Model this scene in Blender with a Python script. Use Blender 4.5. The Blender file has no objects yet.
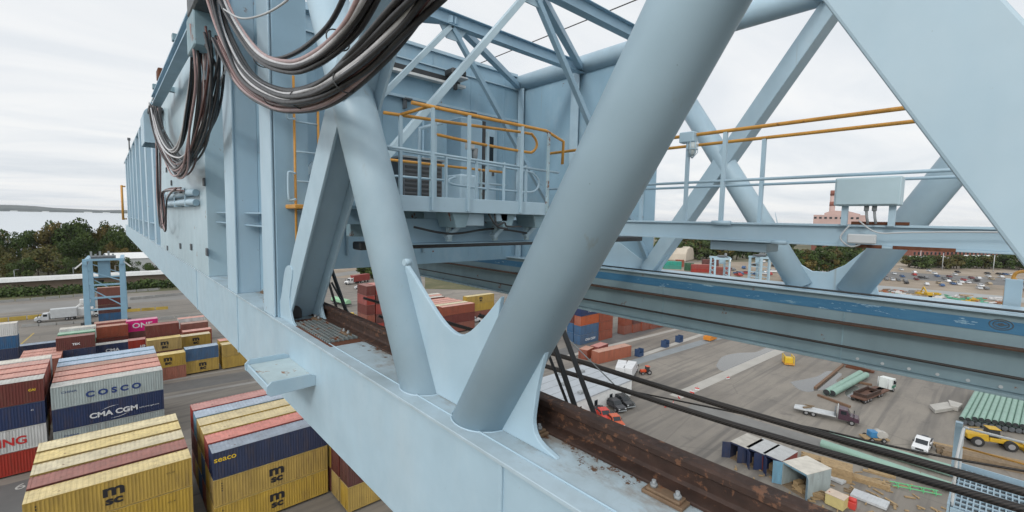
import bpy, bmesh, math, random
from mathutils import Vector, Matrix
random.seed(7)
S = bpy.context.scene
COL = S.collection
G = -35.5                      # ground level; the camera stands at the origin, high on the crane
R_ = math.radians

# ------------------------------------------------------------------ camera frame (used to survey points in world space)
FPX = 450.0
def _d(u, v): return Vector((u-512., -(v-256.), -FPX))
_Y = _d(103, 210.6).normalized()
_Z = _d(1010, 228.7).cross(_Y).normalized()
_X = _Y.cross(_Z)
def ray(u, v):
    d = _d(u, v); return Vector((_X.dot(d), _Y.dot(d), _Z.dot(d)))
def onz(u, v, z): r = ray(u, v); return r*(z/r.z)
def onx(u, v, x): r = ray(u, v); return r*(x/r.x)
def ony(u, v, y): r = ray(u, v); return r*(y/r.y)
def g(u, v): return onz(u, v, G)

# ------------------------------------------------------------------ materials
def new_mat(name):
    m = bpy.data.materials.new(name); m.use_nodes = True
    nt = m.node_tree; b = nt.nodes['Principled BSDF']
    return m, nt, b
def nd(nt, t, **kw):
    n = nt.nodes.new(t)
    for k, v in kw.items(): setattr(n, k, v)
    return n
def ramp(nt, fac, stops):
    r = nd(nt, 'ShaderNodeValToRGB'); cr = r.color_ramp
    while len(cr.elements) > 1: cr.elements.remove(cr.elements[-1])
    cr.elements[0].position = stops[0][0]; cr.elements[0].color = (*stops[0][1], 1)
    for p, c in stops[1:]:
        e = cr.elements.new(p); e.color = (*c, 1)
    nt.links.new(fac, r.inputs[0]); return r.outputs[0]
def noise(nt, scale, detail=4, coord='Object', sc=(1, 1, 1), rough=.55):
    tc = nd(nt, 'ShaderNodeTexCoord'); mp = nd(nt, 'ShaderNodeMapping'); mp.inputs['Scale'].default_value = sc
    n = nd(nt, 'ShaderNodeTexNoise'); n.inputs['Scale'].default_value = scale; n.inputs['Detail'].default_value = detail
    n.inputs['Roughness'].default_value = rough
    nt.links.new(tc.outputs[coord], mp.inputs[0]); nt.links.new(mp.outputs[0], n.inputs['Vector']); return n.outputs['Fac']
def mixc(nt, fac, a, b, mode='MIX'):
    m = nd(nt, 'ShaderNodeMix'); m.data_type = 'RGBA'; m.blend_type = mode
    for s, v in ((m.inputs[0], fac), (m.inputs[6], a), (m.inputs[7], b)):
        if isinstance(v, (int, float)): s.default_value = v
        elif isinstance(v, tuple): s.default_value = (*v[:3], 1)
        else: nt.links.new(v, s)
    return m.outputs[2]
def mul(c, k): return tuple(min(1, x*k) for x in c)
MATS = {}
def vary(m, amt=.16, streak=.35):
    nt = m.node_tree; b = nt.nodes['Principled BSDF']; lk = b.inputs['Base Color'].links[0]; src = lk.from_socket
    oi = nd(nt, 'ShaderNodeObjectInfo'); mr = nd(nt, 'ShaderNodeMapRange'); mr.inputs[3].default_value = 1-amt; mr.inputs[4].default_value = 1+amt*.7
    nt.links.new(oi.outputs['Random'], mr.inputs[0])
    hs = nd(nt, 'ShaderNodeHueSaturation'); nt.links.new(mr.outputs[0], hs.inputs['Value']); nt.links.new(src, hs.inputs['Color'])
    ms = nd(nt, 'ShaderNodeMapRange'); ms.inputs[3].default_value = .82; ms.inputs[4].default_value = 1.08; nt.links.new(oi.outputs['Random'], ms.inputs[0]); nt.links.new(ms.outputs[0], hs.inputs['Saturation'])
    # grime patches that differ from box to box
    tc = nd(nt, 'ShaderNodeTexCoord'); ad = nd(nt, 'ShaderNodeVectorMath'); ad.operation = 'ADD'; sc = nd(nt, 'ShaderNodeVectorMath'); sc.operation = 'SCALE'; sc.inputs[0].default_value = (90, 50, 30)
    nt.links.new(oi.outputs['Random'], sc.inputs[3]); nt.links.new(tc.outputs['Object'], ad.inputs[0]); nt.links.new(sc.outputs[0], ad.inputs[1])
    mp = nd(nt, 'ShaderNodeMapping'); mp.inputs['Scale'].default_value = (1.6, 1.6, .22); nt.links.new(ad.outputs[0], mp.inputs[0])
    n = nd(nt, 'ShaderNodeTexNoise'); n.inputs['Scale'].default_value = 1.1; n.inputs['Detail'].default_value = 9; n.inputs['Roughness'].default_value = .7; nt.links.new(mp.outputs[0], n.inputs['Vector'])
    c = mixc(nt, ramp(nt, n.outputs['Fac'], [(.5, (0, 0, 0)), (.68, (streak,)*3)]), hs.outputs['Color'], (.10, .065, .04))
    nt.links.new(c, b.inputs['Base Color']); return m
def paint(name, col, rough=.45, dirt=.12, scale=3.0, rust=0.0, rustscale=4.0, metal=0.0, streak=False, bump=0.0, rustcol=(.16, .06, .025), spec=.5):
    if name in MATS: return MATS[name]
    m, nt, b = new_mat(name)
    f = noise(nt, scale, 5, sc=(1, 1, .25) if streak else (1, 1, 1))
    c = ramp(nt, f, [(.3, mul(col, 1-dirt)), (.7, mul(col, 1+dirt*.6))])
    f3 = noise(nt, scale*.17, 3)
    c = mixc(nt, ramp(nt, f3, [(.35, (0, 0, 0)), (.7, (dirt*1.5,)*3)]), c, mul(col, .72))
    if rust > 0:
        f2 = noise(nt, rustscale, 8, rough=.7)
        msk = ramp(nt, f2, [(.66-rust*.35, (0, 0, 0)), (.70-rust*.35, (1, 1, 1))])
        c = mixc(nt, msk, c, rustcol)
    nt.links.new(c, b.inputs['Base Color'])
    rr = ramp(nt, noise(nt, scale*2.3, 3), [(.3, (rough*.85,)*3), (.7, (min(1, rough*1.15),)*3)])
    nt.links.new(rr, b.inputs['Roughness']); b.inputs['Metallic'].default_value = metal
    b.inputs['Specular IOR Level'].default_value = spec
    if bump:
        bp = nd(nt, 'ShaderNodeBump'); bp.inputs['Strength'].default_value = bump; bp.inputs['Distance'].default_value = .02
        nt.links.new(noise(nt, 8, 4), bp.inputs['Height']); nt.links.new(bp.outputs[0], b.inputs['Normal'])
    MATS[name] = m; return m

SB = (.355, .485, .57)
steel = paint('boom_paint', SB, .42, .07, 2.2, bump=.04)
def weather(m, runs=True, dots=True):
    nt = m.node_tree; b = nt.nodes['Principled BSDF']; c = b.inputs['Base Color'].links[0].from_socket
    if runs:
        f = noise(nt, 1.0, 5, sc=(7, 7, .16), rough=.6); g_ = noise(nt, .5, 2)
        k = ramp(nt, f, [(.64, (0, 0, 0)), (.74, (.55,)*3)]); k2 = ramp(nt, g_, [(.45, (0, 0, 0)), (.6, (1, 1, 1))])
        mm = nd(nt, 'ShaderNodeMath'); mm.operation = 'MULTIPLY'; nt.links.new(k, mm.inputs[0]); nt.links.new(k2, mm.inputs[1])
        c = mixc(nt, mm.outputs[0], c, (.26, .24, .19))
        f = noise(nt, .8, 6, sc=(1, 1, .5), rough=.7); c = mixc(nt, ramp(nt, f, [(.52, (0, 0, 0)), (.72, (.30,)*3)]), c, (.50, .58, .62))
    if dots:
        f = noise(nt, 38, 2); k = ramp(nt, f, [(.76, (0, 0, 0)), (.79, (.5,)*3)]); c = mixc(nt, k, c, (.14, .17, .18))
        f = noise(nt, 9, 7, rough=.8); k = ramp(nt, f, [(.695, (0, 0, 0)), (.715, (.8,)*3)]); c = mixc(nt, k, c, (.22, .15, .10))
    nt.links.new(c, b.inputs['Base Color']); return m
weather(steel)
steel_dk = paint('boom_paint_blue', (.27, .41, .515), .45, .10, 1.5, bump=.05)
steel_wall = paint('wall_paint', (.25, .39, .49), .45, .10, 1.2, streak=True, rust=.02, rustscale=3)
steel_side = paint('side_plate_paint', (.36, .49, .58), .45, .08, 1.4, streak=True, rust=.015, rustscale=2.5)
steel_old = paint('worn_blue_paint', (.22, .33, .38), .6, .22, 3, rust=.16, rustscale=5)
steel_rusty = paint('rusting_blue_paint', (.33, .45, .50), .55, .2, 5, rust=.33, rustscale=6)
rail_rust = paint('rail_rust', (.044, .022, .015), .7, .5, 9, rust=.26, rustscale=13, rustcol=(.13, .06, .032))
rust_m = paint('heavy_rust', (.13, .045, .02), .85, .5, 14)
yel_p = paint('handrail_yellow', (.55, .27, .05), .5, .2, 7, rust=.1, rustscale=16)
white_p = paint('white_paint', (.68, .69, .68), .5, .12, 1.5)
black_r = paint('black_rubber', (.02, .02, .022), .42, .2, 12)
grey_r = paint('grey_cable', (.47, .47, .48), .32, .2, 12)
mauve_r = paint('mauve_cable', (.34, .235, .23), .42, .2, 12)
brown_r = paint('brown_cable', (.09, .035, .03), .45, .2, 12)
dark_m = paint('dark_steel', (.03, .033, .036), .5, .2, 6)
darkgrey = paint('dark_grey', (.09, .10, .11), .55, .2, 4)
midgrey = paint('mid_grey', (.25, .27, .28), .6, .2, 3)
ltgrey = paint('light_grey', (.46, .48, .49), .6, .15, 1)
conc = paint('concrete', (.40, .385, .355), .85, .15, .6)
wood = paint('timber', (.33, .23, .12), .8, .25, 2.5)
wood_dk = paint('weathered_timber', (.20, .145, .09), .85, .3, 2)
green_pipe = paint('coated_green_pipe', (.215, .345, .285), .5, .12, .8, rust=.05, rustscale=1.2)
glass = paint('dark_glass', (.015, .02, .025), .12, .1, 2)
brick = paint('brick_red', (.24, .09, .065), .85, .2, .15)
pinkwall = paint('pinkish_concrete', (.47, .33, .30), .85, .12, .06)
def wire_mat():
    m, nt, b = new_mat('wire_rope')
    tc = nd(nt, 'ShaderNodeTexCoord'); w = nd(nt, 'ShaderNodeTexWave'); w.inputs['Scale'].default_value = 22; w.bands_direction = 'DIAGONAL'
    nt.links.new(tc.outputs['Object'], w.inputs['Vector'])
    nt.links.new(ramp(nt, w.outputs['Fac'], [(.2, (.008, .007, .006)), (.8, (.035, .028, .024))]), b.inputs['Base Color'])
    b.inputs['Roughness'].default_value = .55; return m
wire = wire_mat()
def girder_top_mat():          # pale paint with grime and rust scabs along the walked surface
    m, nt, b = new_mat('grimy_top_paint')
    f = noise(nt, 2.0, 8, rough=.65)
    c = ramp(nt, f, [(.32, (.29, .36, .39)), (.6, (.38, .48, .54))])
    f2 = noise(nt, 5.5, 8, sc=(1, .5, 1), rough=.7)
    tc = nd(nt, 'ShaderNodeTexCoord'); sp = nd(nt, 'ShaderNodeSeparateXYZ'); nt.links.new(tc.outputs['Object'], sp.inputs[0])
    mr = nd(nt, 'ShaderNodeMapRange'); mr.inputs[1].default_value = 1.9; mr.inputs[2].default_value = 2.26; mr.inputs[3].default_value = -.10; mr.inputs[4].default_value = .17
    nt.links.new(sp.outputs[0], mr.inputs[0])
    ad = nd(nt, 'ShaderNodeMath'); ad.operation = 'ADD'; nt.links.new(f2, ad.inputs[0]); nt.links.new(mr.outputs[0], ad.inputs[1])
    c = mixc(nt, ramp(nt, ad.outputs[0], [(.52, (0, 0, 0)), (.72, (.75,)*3)]), c, (.20, .16, .12))
    f4 = noise(nt, 13, 6, rough=.75)
    ad2 = nd(nt, 'ShaderNodeMath'); ad2.operation = 'ADD'; nt.links.new(f4, ad2.inputs[0]); nt.links.new(mr.outputs[0], ad2.inputs[1])
    c = mixc(nt, ramp(nt, ad2.outputs[0], [(.67, (0, 0, 0)), (.70, (1, 1, 1))]), c, (.10, .05, .025))
    nt.links.new(c, b.inputs['Base Color']); b.inputs['Roughness'].default_value = .55; return m
gtop = girder_top_mat(); weather(steel_side, True, False); weather(steel_wall, True, True)
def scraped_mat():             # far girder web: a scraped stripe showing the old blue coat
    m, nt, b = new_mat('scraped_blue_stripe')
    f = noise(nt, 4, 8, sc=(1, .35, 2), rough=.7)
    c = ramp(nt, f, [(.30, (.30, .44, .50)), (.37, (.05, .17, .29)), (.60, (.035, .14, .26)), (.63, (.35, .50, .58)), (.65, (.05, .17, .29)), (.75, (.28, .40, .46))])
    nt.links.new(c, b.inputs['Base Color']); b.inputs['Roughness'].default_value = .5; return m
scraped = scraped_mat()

# ------------------------------------------------------------------ mesh builder
class MB:
    def __init__(s): s.bm = bmesh.new(); s.mi = 0; s.smooth = False
    def _f(s, vs):
        try:
            f = s.bm.faces.new(vs); f.material_index = s.mi; f.smooth = s.smooth; return f
        except ValueError: return None
    def box(s, x0, x1, y0, y1, z0, z1, M=None):
        P = [Vector((x, y, z)) for z in (z0, z1) for y in (y0, y1) for x in (x0, x1)]
        if M: P = [M @ p for p in P]
        v = [s.bm.verts.new(p) for p in P]
        for q in ((0, 2, 3, 1), (4, 5, 7, 6), (0, 1, 5, 4), (2, 6, 7, 3), (0, 4, 6, 2), (1, 3, 7, 5)): s._f([v[i] for i in q])
        return s
    def prism(s, pts, axis, a, b):   # polygon pts (2D) extruded along axis from a to b
        def mk(p, t):
            if axis == 'x': return Vector((t, p[0], p[1]))
            if axis == 'y': return Vector((p[0], t, p[1]))
            return Vector((p[0], p[1], t))
        A = [s.bm.verts.new(mk(p, a)) for p in pts]; B = [s.bm.verts.new(mk(p, b)) for p in pts]
        s._f(A[::-1]); s._f(B); n = len(pts)
        for i in range(n): s._f([A[i], A[(i+1) % n], B[(i+1) % n], B[i]])
        return s
    def bar(s, a, b, w, h, up=Vector((0, 0, 1))):   # rectangular bar, w across, h along 'up'
        a = Vector(a); b = Vector(b); t = (b-a).normalized(); up = Vector(up)
        sx = t.cross(up)
        if sx.length < 1e-4: sx = t.cross(Vector((1, 0, 0)))
        sx.normalize(); uy = sx.cross(t).normalized()
        P = []
        for c in (a, b):
            for i, j in ((-1, -1), (1, -1), (1, 1), (-1, 1)): P.append(s.bm.verts.new(c+sx*i*w/2+uy*j*h/2))
        for q in ((3, 2, 1, 0), (4, 5, 6, 7), (0, 1, 5, 4), (1, 2, 6, 5), (2, 3, 7, 6), (3, 0, 4, 7)): s._f([P[i] for i in q])
        return s
    def tube(s, path, r, n=10, cap=True):
        path = [Vector(p) for p in path]; rs = r if isinstance(r, (list, tuple)) else [r]*len(path)
        sm = s.smooth; s.smooth = True
        ref = None; rings = []
        for i, p in enumerate(path):
            if i == 0: t = path[1]-p
            elif i == len(path)-1: t = p-path[i-1]
            else: t = (path[i+1]-p).normalized()+(p-path[i-1]).normalized()
            t.normalize()
            if ref is None: ref = t.orthogonal().normalized()
            ref = (ref-t*ref.dot(t)).normalized(); bi = t.cross(ref)
            rings.append([s.bm.verts.new(p+(ref*math.cos(k*2*math.pi/n)+bi*math.sin(k*2*math.pi/n))*rs[i]) for k in range(n)])
        for a, b in zip(rings, rings[1:]):
            for k in range(n): s._f([a[k], a[(k+1) % n], b[(k+1) % n], b[k]])
        s.smooth = sm
        if cap: s._f(rings[0][::-1]); s._f(rings[-1])
        return s
    def hbeam(s, a, b, d, w, tf=.03, tw=.02, up=(1, 0, 0)):  # flanges face the in-plane side; web in the plane normal to 'up'
        a = Vector(a); b = Vector(b); t = (b-a).normalized(); nrm = Vector(up); nrm = (nrm-t*nrm.dot(t)).normalized(); side = t.cross(nrm)
        for sg in (-1, 1): s.bar(a+side*sg*(d/2-tf/2), b+side*sg*(d/2-tf/2), tf, w, nrm)
        s.bar(a, b, d-2*tf-.002, tw, nrm); return s
    def build(s, name, mats, parent=None, bevel=0, loc=None, seg=1):
        me = bpy.data.meshes.new(name); s.bm.normal_update(); s.bm.to_mesh(me); s.bm.free()
        o = bpy.data.objects.new(name, me); COL.objects.link(o)
        for m in (mats if isinstance(mats, (list, tuple)) else [mats]): me.materials.append(m)
        if parent: o.parent = parent
        if loc is not None: o.location = loc
        if bevel:
            bv = o.modifiers.new('bevel', 'BEVEL'); bv.width = bevel; bv.segments = seg; bv.limit_method = 'ANGLE'; bv.angle_limit = R_(40)
        return o
def smooth(pts, n=5):
    out = []
    for i in range(len(pts)-1):
        p0 = pts[max(i-1, 0)]; p1 = pts[i]; p2 = pts[i+1]; p3 = pts[min(i+2, len(pts)-1)]
        for k in range(n):
            t = k/n
            out.append(tuple(.5*((2*p1[j])+(-p0[j]+p2[j])*t+(2*p0[j]-5*p1[j]+4*p2[j]-p3[j])*t*t+(-p0[j]+3*p1[j]-3*p2[j]+p3[j])*t**3) for j in range(len(p1))))
    out.append(tuple(pts[-1])); return out
def tag(o, label, cat, group=None):
    o['label'] = label; o['category'] = cat
    if group: o['group'] = group
    return o
def kind(o, k): o['kind'] = k; return o
def empty(name, label, cat, loc=(0, 0, 0), rz=0, group=None):
    o = bpy.data.objects.new(name, None); COL.objects.link(o); o.location = loc; o.rotation_euler = (0, 0, rz); o.empty_display_size = .2
    return tag(o, label, cat, group)
def kids(o): return [c for c in bpy.data.objects if c.parent == o]
def copy_tree(o, parent=None, depth=0):
    c = o.copy(); COL.objects.link(c)
    if parent: c.parent = parent
    for ch in [x for x in list(bpy.data.objects) if x.parent == o]: copy_tree(ch, c, depth+1)
    return c
def text_obj(body, size, mat, parent, loc, rot=(R_(90), 0, 0), sx=1.0, bold=.0, name='lettering', extrude=.004, spacing=1.0, align='CENTER'):
    cu = bpy.data.curves.new('txt', 'FONT'); cu.body = body; cu.size = size; cu.align_x = align; cu.extrude = extrude; cu.offset = bold; cu.space_character = spacing; cu.space_line = .72
    t = bpy.data.objects.new('txt', cu); COL.objects.link(t)
    bpy.context.view_layer.update()
    me = bpy.data.meshes.new_from_object(t.evaluated_get(bpy.context.evaluated_depsgraph_get()))
    bpy.data.objects.remove(t); bpy.data.curves.remove(cu)
    me.materials.clear(); me.materials.append(mat)
    o = bpy.data.objects.new(name, me); COL.objects.link(o); o.parent = parent; o.location = loc; o.rotation_euler = rot; o.scale = (sx, 1, 1)
    return o

# ================================================================== THE CRANE BOOM
boom = empty('crane_boom', 'pale blue steel crane boom of two girders joined by tubular trusses and cross bracing', 'crane boom')
GX0, GX1, GT, GB = 1.8, 2.62, -1.5, -2.62
b = MB(); b.box(GX0, GX1, -4, 66, GB, GT-.03)
b.build('girder', steel, boom, .01)
b = MB(); b.box(GX0-.035, GX1, -4, 66, GT-.03, GT)
b.build('top_flange', gtop, boom, .004)
b = MB(); b.box(GX0-.02, GX0+.01, 2.02, 2.06, GB, GT-.035); b.box(GX0-.02, GX0+.01, 9.6, 9.63, GB, GT-.035); b.box(GX0-.02, GX0+.01, 14.6, 14.63, GB, GT-.035)
b.build('web_splice', steel, boom, .006)
b = MB()                              # weld bead along the flange
b.tube([(GX0+.10, y, GT+.003) for y in range(-4, 7)], .007, 6)
b.build('weld_bead', steel, boom)
# crane rail (rusty), clips
RX = 2.37
b = MB()
b.prism([(RX-.12, GT), (RX+.12, GT), (RX+.12, GT+.02), (RX+.03, GT+.035), (RX+.015, GT+.05), (RX+.015, GT+.135), (RX+.055, GT+.15), (RX+.055, GT+.19), (RX+.04, GT+.2), (RX-.04, GT+.2), (RX-.055, GT+.19), (RX-.055, GT+.15), (RX-.015, GT+.135), (RX-.015, GT+.05), (RX-.03, GT+.035), (RX-.12, GT+.02)], 'y', -4, 30)
b.build('trolley_rail', rail_rust, boom, .004)
clip_m = paint('clip_brown', (.17, .11, .065), .7, .3, 12, rust=.2, rustscale=20)
for y in [onz(680, 487, GT).y+k*d for k, d in ((0, 0),)]+[onz(548, 424, GT).y, onz(360, 333, GT).y, onz(327, 319, GT).y, 9.4, 11.2, 13.0]:
    b = MB(); b.box(RX-.215, RX-.122, y-.12, y+.12, GT, GT+.022); b.box(RX-.205, RX-.13, y-.10, y+.10, GT+.0221, GT+.038)
    b.build('rail_clip', clip_m, boom, .004)
    for q in (-.07, .07):
        b = MB(); b.tube([(RX-.168, y+q, GT+.035), (RX-.168, y+q, GT+.075)], .012, 6); b.tube([(RX-.168, y+q, GT+.038), (RX-.168, y+q, GT+.056)], .021, 6)
        b.build('rail_bolt', midgrey, boom)
# near truss members
XT = 2.06
def member_line(p1, p2, x, zlo=GT-.25, zhi=5.1):
    a = Vector(p1); d = (Vector(p2)-a); f = lambda z: (a+d*((z-a.z)/d.z))
    A = f(zlo); B = f(zhi); A.x = B.x = x; return A, B
A, B = member_line(onx(487, 408, XT), onx(698, 0, XT), XT)
b = MB(); b.tube([A, B], .215, 56); b.build('round_brace', steel, boom)
A = A+(B-A)*(.25/(B.z-A.z)); RA, RB = A.copy(), B.copy()
b = MB(); b.tube([A+Vector((math.cos(t)*.220, math.sin(t)*.257, .0)) for t in [i*2*math.pi/40 for i in range(41)]], .007, 6, False); b.build('weld_bead', steel, boom)
XL = 2.06
A, B = member_line(onx(425, 388, XL), onx(353, 100, XL), XL)
b = MB(); b.tube([A, B], [.203, .258], 56); b.build('round_brace', steel, boom)
A = A+(B-A)*(.25/(B.z-A.z)); LA, LB = A.copy(), B.copy()
b = MB(); b.tube([A+Vector((math.cos(t)*.208, math.sin(t)*.24, .0)) for t in [i*2*math.pi/40 for i in range(41)]], .007, 6, False); b.build('weld_bead', steel, boom)
# H-section diagonal with its flared foot
HA, HB = Vector((2.08, 6.95, GT)), Vector((2.08, 3.4, 3.2))
b = MB(); b.hbeam(HA, HB, .42, .40, .03, .03, up=(0, 1, 0)); b.build('beam_brace', steel, boom, .004)
for xx in (1.855, 2.273):
    b = MB(); b.prism(smooth([(6.35, GT), (6.52, GT+.08), (6.60, GT+.35), (6.45, GT+.75), (6.75, GT+.75), (7.0, GT+.3), (7.25, GT+.08), (7.5, GT)], 5), 'x', xx, xx+.032); b.build('foot_gusset', steel, boom, .004)
b = MB()
b.prism([(1.985+math.cos(a)*.085, GT+.10+math.sin(a)*.10) for a in [i*math.pi/10 for i in range(11)]]+[(1.90, GT+.01), (2.07, GT+.01)], 'y', 6.775, 6.79)
b.build('access_hole', dark_m, boom)
# grating panel and rust beside foot
b = MB()
for i in range(7): b.box(1.90+i*.055, 1.915+i*.055, 5.25, 6.5, GT+.005, GT+.03)
for i in range(18): b.box(1.88, 2.25, 5.26+i*.07, 5.27+i*.07, GT+.006, GT+.026)
b.build('grating', paint('grimy_grating', (.19, .22, .22), .7, .35, 7, rust=.3, rustscale=7), boom)
b = MB(); b.box(1.86, 2.248, 5.1, 6.7, GT, GT+.004); b.build('grating_bed', rust_m, boom)
# box diagonal high on the right
ctr = (Vector((2.0, .519, .824))+Vector((2.0, .065, .674)))/2*.93; d2 = Vector((0, .623, 1.036)).normalized()
ctr.x = 2.06
b = MB(); b.bar(ctr-d2*3.2, ctr+d2*5.0, .302, .40, Vector((1, 0, 0))); b.build('box_brace', steel, boom, .01, seg=2)
# gusset plates at the near node
def plate(pix, x, th, name, mat=steel, bev=.006):
    pts = [onx(u, v, x) for u, v in pix]
    bb = MB(); bb.prism([(p.y, p.z) for p in pts], 'x', x-th/2, x+th/2); return bb.build(name, mat, boom, bev)
pl = smooth([(406, 262), (416, 277), (430, 300), (445, 322), (458.5, 333.5), (470, 332), (485, 318), (503, 296)])
base = onx(480, 405, XT)
pts = [(onx(u, v, XT).y, onx(u, v, XT).z) for u, v in pl]+[(RA.y-.05, GT), (LA.y+.05, GT)]
b = MB(); b.prism(pts, 'x', XT-.02, XT+.02); b.build('gusset', steel, boom, .008, seg=2)
pl = smooth([(553, 322), (549, 345), (541, 378), (537, 402), (535, 424), (541, 441), (559, 458)])
pts = [(onx(u, v, XT).y, onx(u, v, XT).z) for u, v in pl]; pts[-1] = (pts[-1][0], GT); pts += [(RA.y, GT), (RA.y-.3, GT+.5)]
b = MB(); b.prism(pts, 'x', XT-.02, XT+.02); b.build('gusset', steel, boom, .008, seg=2)
b = MB(); b.prism([(LA.y+.42, GT), (LA.y+.30, GT+.05), (LA.y+.2, GT+.18), (LA.y+.15, GT+.5), (LA.y, GT+.3), (LA.y, GT)], 'x', XT-.02, XT+.02); b.build('gusset', steel, boom, .006)
p = onx(406, 262, XT-.2); b = MB(); b.tube([(XT-.23, p.y-.02, p.z), (XT-.17, p.y-.02, p.z)], .03, 16); b.build('end_cap', steel, boom)
p2 = onx(436, 345, XT-.19)
b = MB(); b.box(GX0-.037, GX0-.036, 1, 1.01, GT-.02, GT-.01); b.build('paint_chip', steel, boom)

# near top chord and side wall
b = MB(); b.tube([(2.06, -5, 5.25), (2.06, 8, 5.25)], .24, 28); b.build('top_chord', steel, boom)
b = MB(); b.box(2.2, 2.23, 7.15, 62, GT, 4.9); b.build('side_wall', steel_wall, boom)
b = MB(); b.box(1.80, 2.5, 7.0, 62, 4.9, 4.98); b.build('wall_cap', steel, boom, .01)
sm_panel = paint('smooth_panel_paint', (.38, .50, .56), .4, .12, .9, streak=True, rust=.04, rustscale=1.6)
b = MB(); b.box(1.78, 2.19, 12.55, 24.4, GT+.001, 4.9); b.build('smooth_panel', sm_panel, boom, .01)
for y0, y1 in ((7.1, 7.68), (9.6, 10.4)):
    b = MB(); b.box(1.79, 1.82, y0, y1, GT+.001, 4.9); b.box(1.821, 2.199, y0+.02, y0+.06, GT+.001, 4.9); b.box(1.821, 2.199, y1-.06, y1-.02, GT+.001, 4.9)
    b.build('stiffener', steel_side, boom, .006)
b = MB(); b.box(1.83, 2.28, 7.04, 7.08, GT+.001, 4.9); b.build('end_plate', steel_dk, boom)
y = 26.8
while y < 61.5:
    b = MB(); b.box(1.78, 1.80, y-.45, y+.45, GT+.001, 4.9); b.box(1.801, 2.199, y-.45, y-.41, GT+.001, 4.9)
    b.build('stiffener', steel_side, boom, .006); y += 4.4
for yy, ye in ((7.72, 9.58), (10.42, 12.5)):
    for zz in (-.22, .0):
        b = MB(); b.box(1.95, 2.198, yy, ye, zz, zz+.025); b.build('web_shelf', steel_dk, boom)
    b = MB(); b.box(1.9, 2.19, yy+.02, yy+.5, GT+.001, GT+.1); b.build('drain_block', steel_rusty, boom, .01)
for k in range(8):
    b = MB(); b.box(1.84, 2.198, 27.3+4.4*k, 30.7+4.4*k, GT+.9, GT+.96); b.build('wall_ledge', steel_dk, boom)
# fittings on the smooth panel
for u, v in ((168, 248), (181, 246), (192, 247), (172, 183), (167, 170), (205, 182), (208, 252), (176, 200)):
    p = onx(u, v, 1.78); b = MB(); b.box(1.74, 1.78, p.y-.09, p.y+.09, p.z-.09, p.z+.09); b.build('lug', darkgrey, boom, .01)
for dz in (.26, .50):
    b = MB(); b.tube(smooth([(1.74, 22.6, dz+.02), (1.66, 21.8, dz+.02), (1.64, 18, dz), (1.64, 14.0, dz), (1.70, 13.4, dz-.02)], 4), .085, 12); b.build('conduit_pipe', steel_side, boom)
for yy in (14.2, 16.5, 19.2, 21.6):
    b = MB(); b.box(1.55, 1.79, yy-.03, yy+.03, .15, .19); b.box(1.55, 1.58, yy-.03, yy+.03, .19, .62); b.build('pipe_strap', steel, boom)

# far truss (same bay spacing as the near one)
XF = 12.4
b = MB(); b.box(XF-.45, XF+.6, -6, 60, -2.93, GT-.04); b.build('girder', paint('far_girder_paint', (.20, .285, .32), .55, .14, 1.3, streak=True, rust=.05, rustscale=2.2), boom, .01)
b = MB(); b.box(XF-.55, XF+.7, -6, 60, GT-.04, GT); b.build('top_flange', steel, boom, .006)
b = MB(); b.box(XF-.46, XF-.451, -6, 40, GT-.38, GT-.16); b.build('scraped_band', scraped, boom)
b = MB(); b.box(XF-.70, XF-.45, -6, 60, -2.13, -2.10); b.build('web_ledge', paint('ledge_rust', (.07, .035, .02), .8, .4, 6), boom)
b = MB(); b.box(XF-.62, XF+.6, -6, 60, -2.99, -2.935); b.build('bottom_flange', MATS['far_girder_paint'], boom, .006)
b = MB(); b.tube([(XF-.60, y, -2.62+.0*y) for y in range(-6, 60, 6)], .028, 8); b.build('taut_rope', wire, boom)
b = MB(); b.tube([(XF-.50, y, GT+.05) for y in range(-6, 12, 3)], .022, 8); b.build('taut_rope', dark_m, boom)
for yy in (-2.0, 2.3, 6.6): 
    b = MB(); b.box(XF-.463, XF-.45, yy-.012, yy+.012, -2.98, GT-.4); b.build('web_splice', steel_old, boom)
for i in range(6): 
    b = MB(); b.tube([(XF-.47, 2.0-i*.42, -2.86), (XF-.44, 2.0-i*.42, -2.86)], .03, 8); b.build('bolt', ltgrey, boom)
b = MB()
for rr in (.15, .10, .035):
    b.tube([(XF-.463, -.02+rr*math.cos(a), -1.73+rr*.62*math.sin(a)) for a in [i*2*math.pi/20 for i in range(21)]], .008, 5, False)
b.bar((XF-.462, -.1, -1.73), (XF-.462, .06, -1.73), .012, .015); b.build('painted_mark', darkgrey, boom)
def far(a, b_, kindn, r):
    A, B = member_line(onx(*a, XF), onx(*b_, XF), XF, GT-.01, 5.05); bb = MB()
    if kindn == 'tube': bb.tube([A, B], r, 28); return bb.build('round_brace', steel, boom), A, B
    bb.bar(A, B, r*.9, .50, Vector((1, 0, 0))); return bb.build('box_brace', steel_dk if kindn == 'dk' else steel, boom, .012), A, B
_, F1, _b = far((803, 290), (685, 100), 'tube', .27)
_, F2, _b = far((853, 290), (952, 170), 'tube', .30)
_, F3, _b = far((651, 268), (832, 8), 'box', .44)
b = MB(); b.tube([(XF, 3.2, 5.05), (XF, -1.3, 5.05)], .05, 6); b.build('chord_stub', steel, boom)
far((1110, 290), (953, -40), 'box', .4)
def fpl(pix): 
    pts = [(onx(u, v, XF).y, onx(u, v, XF).z) for u, v in pix]; bb = MB(); bb.prism(pts, 'x', XF-.03, XF+.03); bb.build('gusset', steel, boom, .01)
fpl([(775, 212), (783, 245), (797, 262), (812, 271), (828, 272), (845, 265), (865, 250), (880, 296), (790, 292)])
fpl([(612, 222), (617, 240), (640, 258), (650, 262), (656, 262), (662, 255), (668, 240), (680, 232), (660, 272), (600, 268)])
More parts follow.
